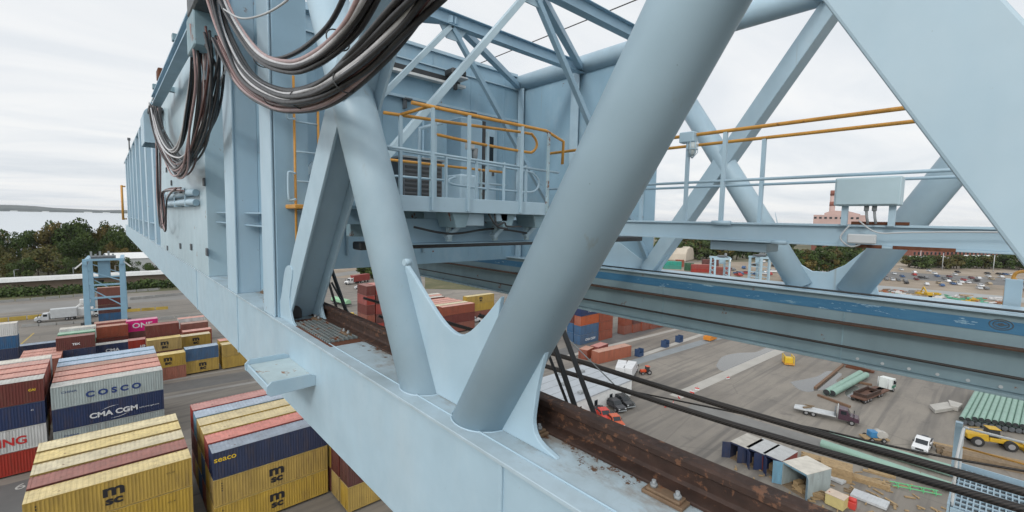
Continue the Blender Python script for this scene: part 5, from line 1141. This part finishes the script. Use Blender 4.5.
for lb, a, c, w in (('pale grey metal sheets lying right of the white roofed storage container', (815, 470), (845, 484), 1.7), ('long white panel lying near the bottom edge', (852, 494), (888, 508), 2.1)):
    A = g(*a); C = g(*c); b = MB(); b.bar(A+Vector((0, 0, .25)), C+Vector((0, 0, .25)), w, .3)
    for k in range(6): q = A+(C-A)*(k+.5)/6; t = (C-A).normalized(); n_ = Vector((-t.y, t.x, 0)); b.bar(q-n_*w*.48+Vector((0, 0, .42)), q+n_*w*.48+Vector((0, 0, .42)), .25, .03)
    tag(b.build('sheet_stack', ltgrey), lb, 'metal sheets')
cr = empty('tool_crate', 'pale yellow crate with a red patch on its lid at the bottom edge', 'crate', g(836, 506), hz); b = MB(); b.box(-1, 1, -.8, .8, .1, 1.5); b.build('box', paint('crate_yellow', (.50, .42, .18), .6, .1, 2), cr, .04); b = MB(); b.box(-1.05, 1.05, -.85, .85, 1.501, 1.6); b.build('lid', paint('crate_lid', (.55, .45, .36), .6, .2, 1, rust=.2, rustscale=1, rustcol=(.35, .05, .03)), cr, .02)
b = MB(); b.box(-.5, .5, -.4, .4, 0, .9); b.tube([(0, -.4, 1.1), (0, .4, 1.1)], .3, 12); o = b.build('compressor', bar_r, None, .05); o.location = g(852, 508); tag(o, 'small red compressor beside the yellow crate', 'compressor')
rack = empty('green_rack', 'light green pipe rack lying flat near the bottom edge', 'rack', g(915, 490), heading((890, 486), (940, 496)))
for y in (-.5, .5): b = MB(); b.bar((-2.6, y, .3), (2.6, y, .3), .1, .1); b.build('rail', paint('rack_green', (.12, .45, .2), .6, .1, 2), rack)
for x in (-2, -.7, .7, 2): b = MB(); b.bar((x, -.7, .3), (x, .7, .3), .08, .08); b.bar((x, -.5, .0), (x, -.5, .7), .08, .08, Vector((1, 0, 0))); b.build('strut', MATS['rack_green'], rack)
def pipe(a, c, r, label, group, z=None, lift=0, inner=True, ax=None):
    A = g(*a); C = g(*c); A.z = C.z = G+r+lift+.15; rt = empty('steel_pipe', label, 'pipe', A, 0, group); d = C-A
    b = MB(); b.tube([(0, 0, 0), d], r, 20, False); b.build('shell', green_pipe, rt); t = d.normalized()
    b = MB(); b.tube([t*.05, d-t*.05], r*.93, 20); b.build('bore', dark_m, rt); return rt
pipe((829, 437), (959, 475), .50, 'long green pipe behind the upper heavy rope', 'long green pipes'); pipe((821, 448), (957, 495), .64, 'thick green pipe between the two heavy ropes', 'long green pipes')
pipe((833, 441), (959, 480), .40, 'slimmer green pipe lying against the upper long pipe', 'long green pipes')
pipe((826, 396), (860, 376), .62, 'left one of two short green pipes beside the puddle', 'short green pipes by the puddle'); pipe((832, 397), (866, 378), .62, 'right one of two short green pipes beside the puddle', 'short green pipes by the puddle')
nth = ['leftmost', 'second', 'third', 'fourth', 'fifth', 'sixth', 'seventh', 'eighth', 'ninth', 'tenth', 'eleventh', 'twelfth']
A0 = g(961, 425); A1 = g(1036, 437); B0 = g(977, 396); B1 = g(1040, 402)
for i in range(12):
    t = i/11; a = A0+(A1-A0)*t; c = B0+(B1-B0)*t; lift = .9 if i > 1 else .55
    rt = empty('steel_pipe', f'{nth[i]} green pipe of the big stack behind the yellow loader', 'pipe', (a.x, a.y, G+.6+lift), 0, 'green pipes stacked side by side behind the loader'); d = c-a
    b = MB(); b.tube([(0, 0, 0), d], .39, 18, False); b.build('shell', green_pipe, rt); b = MB(); b.tube([d*.003, d*.997], .35, 18); b.build('bore', dark_m, rt)
    if i < 11: 
        a2 = a+(A1-A0)/22; c2 = c+(B1-B0)/22
        b = MB(); b.tube([(a2.x, a2.y, G+.56), (c2.x, c2.y, G+.5)], .38, 14); tag(b.build('steel_pipe', darkgrey), 'dark pipe end in the lower layer of the big green pipe stack', 'pipe', 'lower layer of the green stack')
bk = [(815, 389, 843, 366, 'long rusty beam lying left of the short green pipes', .5), (818, 396, 850, 408, 'rusty sleeper under the near end of the short green pipes', .5), (842, 380, 872, 386, 'brown sleeper crossing under the short green pipes', .6), (846, 367, 874, 373, 'pile of rusty beams under the far girder', 1.2)]
for a, c_, d, e, lb, w in bk:
    A = g(a, c_); C = g(d, e); b = MB(); b.bar(A+Vector((0, 0, .25)), C+Vector((0, 0, .25)), w, .4)
    if w > 1: b.bar(A+Vector((1, 1, .6)), C+Vector((-1, .5, .6)), .5, .4)
    tag(b.build('steel_beam', rust_m if w > 1 else paint('brown_sleeper', (.17, .10, .06), .85, .2, 1)), lb, 'beam')
b = MB(); q = [Vector((g(u, v).x, g(u, v).y, 0)) for u, v in ((929, 408), (947, 405), (953, 411), (935, 414))]
b.prism([(p.x, p.y) for p in q], 'z', G+.1, G+.7); tag(b.build('concrete_slab', conc), 'grey concrete slab left of the big green pipe stack', 'slab')
b = MB(); q = [Vector((g(u, v).x, g(u, v).y, 0)) for u, v in ((948, 404), (962, 408), (958, 412), (950, 410))]; b.prism([(p.x, p.y) for p in q], 'z', G+.1, G+.9); tag(b.build('concrete_slab', conc), 'small grey slab touching the big green pipe stack', 'slab')
p = g(706, 438); b = MB(); b.tube([(p.x, p.y, G), (p.x, p.y, G+1.1)], .3, 8); 
rn = random.Random(21)
sc = MB()
for i in range(160):
    u = rn.uniform(735, 960); v = rn.uniform(445, 512)+(u-735)*.16
    if v < 440+(u-735)*.26: continue
    p = g(u, v); a = rn.random()*3.14; l = rn.uniform(.3, 1.6); sc.bar(p+Vector((-math.cos(a)*l/2, -math.sin(a)*l/2, .1)), p+Vector((math.cos(a)*l/2, math.sin(a)*l/2, .12)), rn.uniform(.08, .3), .12)
kind(sc.build('scrap_debris', wood), 'stuff')

# ================================================================== rubber-tyred gantry crane on the left
def rtg(p, rz, label, W=9.0, Hh=18.5, span=12.0, col=None, sc=1.0, group=None):
    rt = empty('gantry_crane', label, 'gantry crane', p, rz, group); rt.scale = (sc,)*3; m = col
    for x in (-W/2, W/2):
        for y in ((0, span) if span else (0,)):
            b = MB(); b.prism([(x-.75, 0), (x+.75, 0), (x+.6, Hh), (x-.6, Hh)], 'y', y-.55, y+.55); b.build('leg', m, rt, .04)
            b = MB(); b.tube([(x-.9, y, .6), (x+.9, y, .6)], .6, 12); b.box(x-1.6, x+1.6, y-.5, y+.5, .8, 1.5); b.build('bogie', dark_m, rt)
    for y in ((0, span) if span else (0,)):
        for z in (.45, .26, .66): b = MB(); b.box(-W/2+.6, W/2-.6, y-.3, y+.3, Hh*z, Hh*z+.5); b.build('cross_beam', m, rt)
        for q in (((-W/2, Hh*.66), (W/2, Hh*.3)), ((-W/2, Hh*.92), (W/2, Hh*.72))): b = MB(); b.bar((q[0][0], y, q[0][1]), (q[1][0], y, q[1][1]), .28, .28); b.build('brace', m, rt)
    for x in (-W/2, W/2):
        if span: b = MB(); b.box(x-.5, x+.5, -1, span+1, Hh+.001, Hh+1.2); b.build('main_girder', m, rt)
    b = MB(); b.box(-W/2-.5, W/2+.5, -.4, .4, Hh+1.21, Hh+1.8); b.build('trolley_beam', m, rt)
    b = MB(); b.box(-1.4, 1.4, 2, 5, Hh*.78, Hh+1.1); b.build('cabin', m, rt, .05); b = MB(); b.box(-2.8, 2.8, 1, 6, Hh+1.3, Hh+2.4); b.build('trolley', darkgrey, rt, .1)
    for i in range(6): b = MB(); b.box(-3+i, -2.5+i, 1, 1.5, Hh+2.4, Hh+2.4+(.8 if i % 2 else 1.6)); b.build('sheave_block', midgrey, rt)
    for s in (-1, 1): b = MB(); b.bar((s*(W/2+.5), 0, Hh+.8), (s*(W/2+2.2), 0, Hh-1.0), .5, .35); b.build('lamp_arm', white_p, rt)
    return rt
rtg_m = paint('gantry_blue', (.20, .35, .46), .5, .1, .4); 
pr = g(106, 327); rtg(Vector((-.55, 186, G)), R_(-2), 'pale blue rubber tyred gantry crane straddling the containers at the left', 8.4, 19.0, 22, rtg_m)
stack('brown row standing under the blue gantry crane', -4.0+1.6, 192, G+4*H2, ['brown', 'maroon', ('maroon', 'yellow'), ('blue', 'light blue')], 5.6)

# ================================================================== far right: tank, blue cranes, trees, buildings, parking
rtg_w = paint('gantry_pale', (.34, .48, .56), .5, .1, .4)
pp = g(712, 285); 
for i, (u, v, W, h) in enumerate(((726, 281, 14, 15), (762, 284, 10, 17))):
    p = g(u, v); rtg(Vector((p.x, p.y, G)), R_(35) if i == 0 else R_(60), ['pale blue gantry crane left of the far round brace foot', 'second pale blue gantry crane touching the far round brace foot'][i], W, h, 9 if i == 0 else 6, rtg_w, .9)
tk = empty('domed_tent', 'beige domed storage tent beyond the far girder', 'tent', g(680, 260), .2); b = MB(); b.smooth = False
b.prism([(-14, 0), (14, 0), (13.5, 7), (9, 11.5), (0, 13), (-9, 11.5), (-13.5, 7)], 'y', -9, 9); b.build('shell', paint('tent_beige', (.50, .44, .36), .8, .1, .2), tk, .8, seg=2)
for i, (u, c, L, v) in enumerate(((664, 'teal', 12.19, 272), (683, 'dark green', 6.06, 272), (674, 'brown', 6.06, 268), (692, 'red', 12.19, 274), (703, 'maroon', 12.19, 268), (712, 'salmon', 12.19, 277))):
    for k in range(2): p = g(u, v); cont(c, p.x, p.y-4, G+2.8*(k+1)+(1 if i else 2), f'{c} container, {["lower", "upper"][k]} of the pair near the domed tent', L, 2.75, rz=-.9, group='far containers by the domed tent')
# tree lines
k = 0
def row(u0, u1, n, vb, vt, labels, group, mis=(0, 0, 3, 1), jit=4, w=.9):
    rn = random.Random(int(u0*7+vb))
    for i in range(n):
        u = u0+(u1-u0)*(i+.5)/n+rn.uniform(-1, 1)*(u1-u0)/n*.3; mi = rn.choice(mis)
        third = ['left', 'middle', 'right'][min(2, int(3*i/n))]
        tree_px(u, vb+rn.uniform(-1, 1), vt+rn.uniform(-jit/2, jit/2), w*rn.uniform(.9, 1.3), mi, f'{TK[mi]} tree in the {third} part of {labels}', group, small=True)
row(655, 790, 22, 259, 239, 'the tree belt behind the domed tent', 'tree belt behind the domed tent', w=1.0)
row(660, 780, 16, 250, 236, 'the farther tree line seen under the walkway', 'farther tree line under the walkway', (0, 3, 1, 2), w=1.2)
row(795, 862, 12, 274, 249, 'the small wood between the far braces', 'small wood between the far braces', (0, 3, 1, 2), w=.8)
row(820, 870, 8, 256, 244, 'the hedge row left of the brick works', 'hedge row left of the brick works', (0, 3), w=1.2)
row(908, 1010, 26, 268, 255, 'the tree row before the brick building', 'tree row before the brick building', (0, 0, 3, 1), 3, 1.1)
row(1010, 1060, 8, 270, 252, 'the trees at the right edge', 'trees at the right edge', (0, 3, 1), 3, 1.1)
row(360, 380, 4, 278, 262, 'the shrubs behind the red lorry', 'shrubs behind the red lorry', (0, 3), 3, 1.1)
row(560, 640, 8, 262, 246, 'the trees behind the big round brace', 'trees behind the big round brace')
# brick buildings
def building(name, label, u0, u1, vb, vt, mat, roofm, depth=40, nw=12, rows=2, cat='building', winm=glass):
    A = g(u0, vb); C = g(u1, vb); t = (C-A); L = t.length; hz_ = math.atan2(t.y, t.x)
    top = ray((u0+u1)/2, vt); mid_ = (A+C)/2; h = top.z*math.hypot(mid_.x, mid_.y)/math.hypot(top.x, top.y)-G
    rt = empty(name, label, cat, A, hz_); b = MB(); b.box(0, L, 0, depth, 0, h-.6); b.build('wall', mat, rt); b = MB(); b.box(-.5, L+.5, -.5, depth+.5, h-.6+.001, h); b.build('roof', roofm, rt)
    for r in range(rows):
        for i in range(nw):
            x = L*(i+.5)/nw; w = L/nw*.22; z = h*(r+.45)/(rows+.3); hh = h/(rows+.3)*.28
            b = MB(); b.box(x-w, x+w, -.12, -.01, z, z+hh*1.5); b.build('window', winm, rt)
    return rt, L, h
building('brick_building', 'long low dark red brick building behind the tree row at right', 912, 1030, 258, 249, brick, paint('brick_roof', (.20, .12, .10), .8, .2, .1), 60, 30, 1)
building('brick_works', 'dark red brick works below the factory with the chimney', 838, 880, 252, 243, brick, MATS['brick_roof'], 40, 10, 1)
building('white_hall', 'low white hall in front of the long brick building', 925, 958, 262, 257.5, white_p, white_p, 20, 4, 1)
building('grey_hall', 'low pale grey hall right of the white hall', 978, 1012, 261, 256.5, ltgrey, white_p, 20, 4, 1)
building('pale_office', 'small pale office roof just above the tree belt', 722, 733, 247, 242, white_p, white_p, 15, 3, 1)
# factory with chimney: stands about a kilometre off, tall enough to rise above the walkway beam
d = ray(838, 215); D = 900/math.hypot(d.x, d.y); fp = Vector((d.x*D, d.y*D, G)); tv = Vector((-d.y, d.x, 0)).normalized()*-1
def zat(v, u=838, k=900): r = ray(u, v); return r.z*k/math.hypot(r.x, r.y)
fa = empty('power_station', 'pinkish power station with a striped chimney on the horizon', 'power station', fp, math.atan2(tv.y, tv.x))
wpx = 900/math.hypot(ray(838, 215).x, ray(838, 215).y)
def fx(u): return ((ray(u, 215)*(900/math.hypot(ray(838, 215).x, ray(838, 215).y))-Vector((fp.x, fp.y, 0))).dot(tv))
b = MB(); b.box(fx(813), fx(866), 0, 40, 0, zat(215)-G); b.build('main_hall', pinkwall, fa)
b = MB(); b.prism([(fx(824), zat(215)-G+.01), (fx(824), zat(213)-G), (fx(832), zat(210.5)-G), (fx(848), zat(211)-G), (fx(860), zat(214)-G), (fx(860), zat(215)-G+.01)], 'y', 4, 34); b.build('boiler_house', pinkwall, fa)
for i in range(9): b = MB(); x = fx(815+i*5.3); b.box(x-1.8, x+1.8, -.3, -.01, zat(219)-G, zat(217)-G); b.build('window', glass, fa)
cx_ = fx(831.5); zb = zat(213)-G; zt_ = zat(190)-G
b = MB(); b.tube([(cx_, 12, 0), (cx_, 12, zt_)], [4.6, 3.6], 18); ch = b.build('chimney', pinkwall, fa)
for a_, c_ in ((.0, .22), (.5, .68)): b = MB(); z1 = zt_-(zt_-zb)*a_; z0 = zt_-(zt_-zb)*c_; b.tube([(cx_, 12, z0), (cx_, 12, z1+.1)], [4.2, 4.0], 18); b.build('band', brick, ch)
# dirt yard, pale road and the car parks at far right
sheet('grass_patch', [g2(u, v) for u, v in ((425, 270), (520, 268), (530, 291), (425, 289))], G+.02, grass)
sheet('dirt_patch', [g2(u, v) for u, v in ((300, 262), (430, 250), (430, 276), (300, 279))], G+.016, dirt)
sheet('dirt_lot', [g2(u, v) for u, v in ((560, 278), (700, 262), (880, 262), (1100, 268), (1300, 300), (1200, 330), (900, 312), (700, 292))], G+.004, dirt)
strip('service_road', (845, 284.5), (1130, 309.5), 24, G+.014, paint('pale_service_road', (.30, .31, .31), .8, .1, .05))
strip('car_park', (850, 272), (1150, 291), 58, G+.008, paint('car_park_grey', (.15, .145, .14), .85, .2, .05))
strip('service_road', (330, 276), (420, 262), 12, G+.02, road_m)
rn = random.Random(5); cl_ = list(CARS); row_w = ['nearest', 'second', 'third', 'fourth', 'fifth', 'sixth', 'farthest']
A = g(872, 281.5); C = g(1060, 303)
vr = [(281.5, 294), (279.5, 291), (277.5, 288.5), (275.5, 286), (273.3, 283.3), (271, 280.5), (269, 277.5)]
for r, (va, vb_) in enumerate(vr):
    A = g(874, va); C = g(1035, vb_-1); t = C-A; L = t.length; tn = t.normalized(); hz_ = math.atan2(tn.y, tn.x)+math.pi/2; s_ = 0
    while s_ < L:
        s_ += rn.choice((3.1, 3.4, 6.5, 9.6, 16)) if r < 4 else rn.choice((3.4, 7, 12, 18))
        p = A+tn*s_; c = rn.choice(['white', 'white', 'silver', 'silver', 'black', 'grey', 'grey', 'blue', 'red', 'maroon', 'tan'])
        car(p.x+rn.uniform(-.2, .2), p.y+rn.uniform(-.4, .4), hz_+rn.choice((0, math.pi)), c, f'{c} car in the {row_w[r]} row of the car park beyond the far girder', 'cars in the car park beyond the far girder', 1.1, wheel=False)
# boats / vans / debris on the dirt lot
cols = [('rust', (.3, .10, .04)), ('green', (.10, .34, .22)), ('white', (.6, .6, .6)), ('yellow', (.5, .32, .03)), ('grey', (.2, .2, .2)), ('brown', (.2, .12, .07)), ('tan', (.36, .27, .18))]
for i in range(64):
    u = rn.uniform(880, 1018); v = 290+(u-880)*.085+rn.uniform(0, 11); p = g(u, v); nm, c = rn.choice(cols); b = MB(); rz_ = rn.random()*3
    for k in range(rn.randint(2, 5)):
        L = rn.uniform(1, 6); o_ = Vector((rn.uniform(-1.5, 1.5), rn.uniform(-1.5, 1.5), .35+.3*k)); dd = Vector((math.cos(rz_+k*.3), math.sin(rz_+k*.3), 0))*L/2; b.bar(o_-dd, o_+dd, rn.uniform(.3, 1.2), .5)
    o = b.build('scrap_pile', paint('scrap_'+nm, c, .8, .2, 1)); o.location = p; tag(o, f'{nm} scrap pile on the sandy lot beyond the far girder', 'scrap pile', f'{nm} scrap piles on the sandy lot')
for i in range(24):
    u = rn.uniform(700, 800); v = rn.uniform(262, 284); p = g(u, v); c = rn.choice(list(CARS)); car(p.x, p.y, rn.random()*3, c, f'{c} vehicle scattered among the far pale blue gantry cranes', 'vehicles among the far gantry cranes', 1.5, wheel=False)
exc = empty('excavator', 'small yellow excavator on the sandy lot beyond the far girder', 'excavator', g(928, 297), .6); b = MB(); b.box(-1.5, 1.5, -1.2, 1.2, .9, 2.4); b.build('house', ly, exc, .1); b = MB(); b.box(-2, 2, -1.4, -.8, 0, .9); b.box(-2, 2, .8, 1.4, 0, .9); b.build('tracks', dark_m, exc, .1); b = MB(); b.bar((1.2, 0, 2), (4, 0, 4.6), .5, .5); b.bar((4, 0, 4.6), (6, 0, 1.6), .4, .4); b.build('arm', ly, exc)
for i, (u, v) in enumerate(((942, 270), (993, 272), (920, 262))):
    p = g(u, v); b = MB(); b.tube([p, p+Vector((0, 0, 14))], .25, 6); b.bar(p+Vector((-1.5, 0, 14)), p+Vector((1.5, 0, 14)), .3, .3); tag(b.build('light_mast', ltgrey), ['left pale light mast in the car park', 'right pale light mast in the car park', 'pale light mast before the brick building'][i], 'light mast')
bm_ = MB(); bm_

# give each of the look-alikes a label of its own: its place in the row, counted from the left
def ordw(n):
    w = 'first second third fourth fifth sixth seventh eighth ninth tenth eleventh twelfth'.split()
    if n <= 12: return w[n-1]
    return f"{n}{'th' if 10 <= n % 100 <= 20 else {1: 'st', 2: 'nd', 3: 'rd'}.get(n % 10, 'th')}"
bpy.context.view_layer.update()
by = {}
for o in bpy.data.objects:
    if o.parent is None and o.get('group') and o.get('category') in ('car', 'tree', 'scrap pile', 'building', 'pipe'): by.setdefault((o['category'], o['group']), []).append(o)
for (cat, grp), os_ in by.items():
    labs = [o['label'] for o in os_]
    if len(set(labs)) == len(labs): continue
    sub = {}
    for o in os_:
        key = o['label'].split(' in the ')[1].split(' row')[0] if cat == 'car' and ' row of ' in o['label'] else ''
        sub.setdefault(key, []).append(o)
    for key, lst in sub.items():
        def az(o):
            p = o.location
            if o.type == 'MESH' and p.length < 1e-6: p = o.data.vertices[0].co
            return math.atan2(p.x, p.y)
        lst.sort(key=az)
        for i, o in enumerate(lst):
            h = o['label']
            for cut in (' standing in', ' in the', ' on the', ' scattered'): h = h.split(cut)[0]
            o['label'] = f"{h}, {ordw(i+1)} from the left in the {key+' row of ' if key else ''}{grp.replace('cars in the car park beyond the far girder', 'far car park')}"
# ================================================================== camera, sky, light
cam = bpy.data.cameras.new('camera'); co = bpy.data.objects.new('camera', cam); COL.objects.link(co)
cam.sensor_width = 36; cam.lens = FPX/1024*36; cam.clip_start = .05; cam.clip_end = 60000
# world axes of the camera: columns are camera x, y, z in world
M = Matrix(((_X.x, _X.y, _X.z), (_Y.x, _Y.y, _Y.z), (_Z.x, _Z.y, _Z.z)))
co.matrix_world = M.to_4x4(); S.camera = co
SUN_EL, SUN_AZ = 32, 248      # azimuth measured clockwise from +Y (boom direction)
w = bpy.data.worlds.new('World'); S.world = w; w.use_nodes = True; nt = w.node_tree; bg = nt.nodes['Background']
sky = nd(nt, 'ShaderNodeTexSky'); sky.sky_type = 'NISHITA'; sky.sun_disc = False
sky.sun_elevation = R_(SUN_EL); sky.sun_rotation = R_(SUN_AZ); sky.air_density = 1; sky.dust_density = 3
tc = nd(nt, 'ShaderNodeTexCoord')
sp = nd(nt, 'ShaderNodeSeparateXYZ'); nt.links.new(tc.outputs['Generated'], sp.inputs[0])
# project the direction on a cloud deck so that the bands flatten towards the horizon
mx = nd(nt, 'ShaderNodeMath'); mx.operation = 'MAXIMUM'; mx.inputs[1].default_value = .0; nt.links.new(sp.outputs[2], mx.inputs[0])
ad = nd(nt, 'ShaderNodeMath'); ad.operation = 'ADD'; ad.inputs[1].default_value = .07; nt.links.new(mx.outputs[0], ad.inputs[0])
dv = nd(nt, 'ShaderNodeVectorMath'); dv.operation = 'DIVIDE'; cb = nd(nt, 'ShaderNodeCombineXYZ')
for i in range(3): nt.links.new(ad.outputs[0], cb.inputs[i])
nt.links.new(tc.outputs['Generated'], dv.inputs[0]); nt.links.new(cb.outputs[0], dv.inputs[1])
mp = nd(nt, 'ShaderNodeMapping'); mp.inputs['Scale'].default_value = (.5, 1.0, 0); nt.links.new(dv.outputs[0], mp.inputs[0])
n1 = nd(nt, 'ShaderNodeTexNoise'); n1.inputs['Scale'].default_value = .75; n1.inputs['Detail'].default_value = 7; n1.inputs['Roughness'].default_value = .55; n1.inputs['Distortion'].default_value = .6
nt.links.new(mp.outputs[0], n1.inputs['Vector'])
cloud = ramp(nt, n1.outputs['Fac'], [(.30, (.71, .755, .80)), (.44, (.80, .83, .86)), (.56, (.88, .895, .905)), (.70, (.93, .93, .92))])
cs = nd(nt, 'ShaderNodeVectorMath'); cs.operation = 'SCALE'; cs.inputs[3].default_value = 10.6; nt.links.new(cloud, cs.inputs[0])
# the thin overcast is brighter in a broad area round the veiled sun
el_, az_ = R_(SUN_EL), R_(SUN_AZ)
dp = nd(nt, 'ShaderNodeVectorMath'); dp.operation = 'DOT_PRODUCT'; dp.inputs[1].default_value = (math.sin(az_)*math.cos(el_), math.cos(az_)*math.cos(el_), math.sin(el_)); nt.links.new(tc.outputs['Generated'], dp.inputs[0])
m0 = nd(nt, 'ShaderNodeMath'); m0.operation = 'MAXIMUM'; m0.inputs[1].default_value = 0; nt.links.new(dp.outputs['Value'], m0.inputs[0])
m1 = nd(nt, 'ShaderNodeMath'); m1.operation = 'POWER'; m1.inputs[1].default_value = 1.6; nt.links.new(m0.outputs[0], m1.inputs[0])
m2 = nd(nt, 'ShaderNodeMath'); m2.operation = 'MULTIPLY_ADD'; m2.inputs[1].default_value = .8; m2.inputs[2].default_value = 1.0; nt.links.new(m1.outputs[0], m2.inputs[0])
cg = nd(nt, 'ShaderNodeVectorMath'); cg.operation = 'SCALE'; nt.links.new(cs.outputs[0], cg.inputs[0]); nt.links.new(m2.outputs[0], cg.inputs[3])
c = mixc(nt, .93, sky.outputs[0], cg.outputs[0])
nt.links.new(c, bg.inputs[0]); bg.inputs[1].default_value = .1
sl = bpy.data.lights.new('sun', 'SUN'); so = bpy.data.objects.new('sun', sl); COL.objects.link(so)
sl.energy = 1.1; sl.angle = R_(11); sl.color = (1, .965, .91)
el, az = R_(SUN_EL), R_(SUN_AZ)
dvec = Vector((math.sin(az)*math.cos(el), math.cos(az)*math.cos(el), math.sin(el)))
so.rotation_euler = dvec.to_track_quat('Z', 'Y').to_euler()
S.view_settings.view_transform = 'Standard'; S.view_settings.look = 'None'; S.view_settings.gamma = 1; S.view_settings.use_curve_mapping = False
S.view_settings.exposure = .03
hz_m = bpy.data.materials.new('haze_air'); hz_m.use_nodes = True; hn = hz_m.node_tree; hn.nodes.remove(hn.nodes['Principled BSDF'])
pv_ = nd(hn, 'ShaderNodeVolumePrincipled'); pv_.inputs['Color'].default_value = (.90, .94, .99, 1); pv_.inputs['Density'].default_value = 3.2e-5; pv_.inputs['Anisotropy'].default_value = .2
hn.links.new(pv_.outputs[0], hn.nodes['Material Output'].inputs['Volume'])
kind(MB().box(-12000, 14000, -4000, 12600, G-8, 95).build('haze', hz_m), 'stuff')
S.render.engine = 'CYCLES'; S.cycles.max_bounces = 6
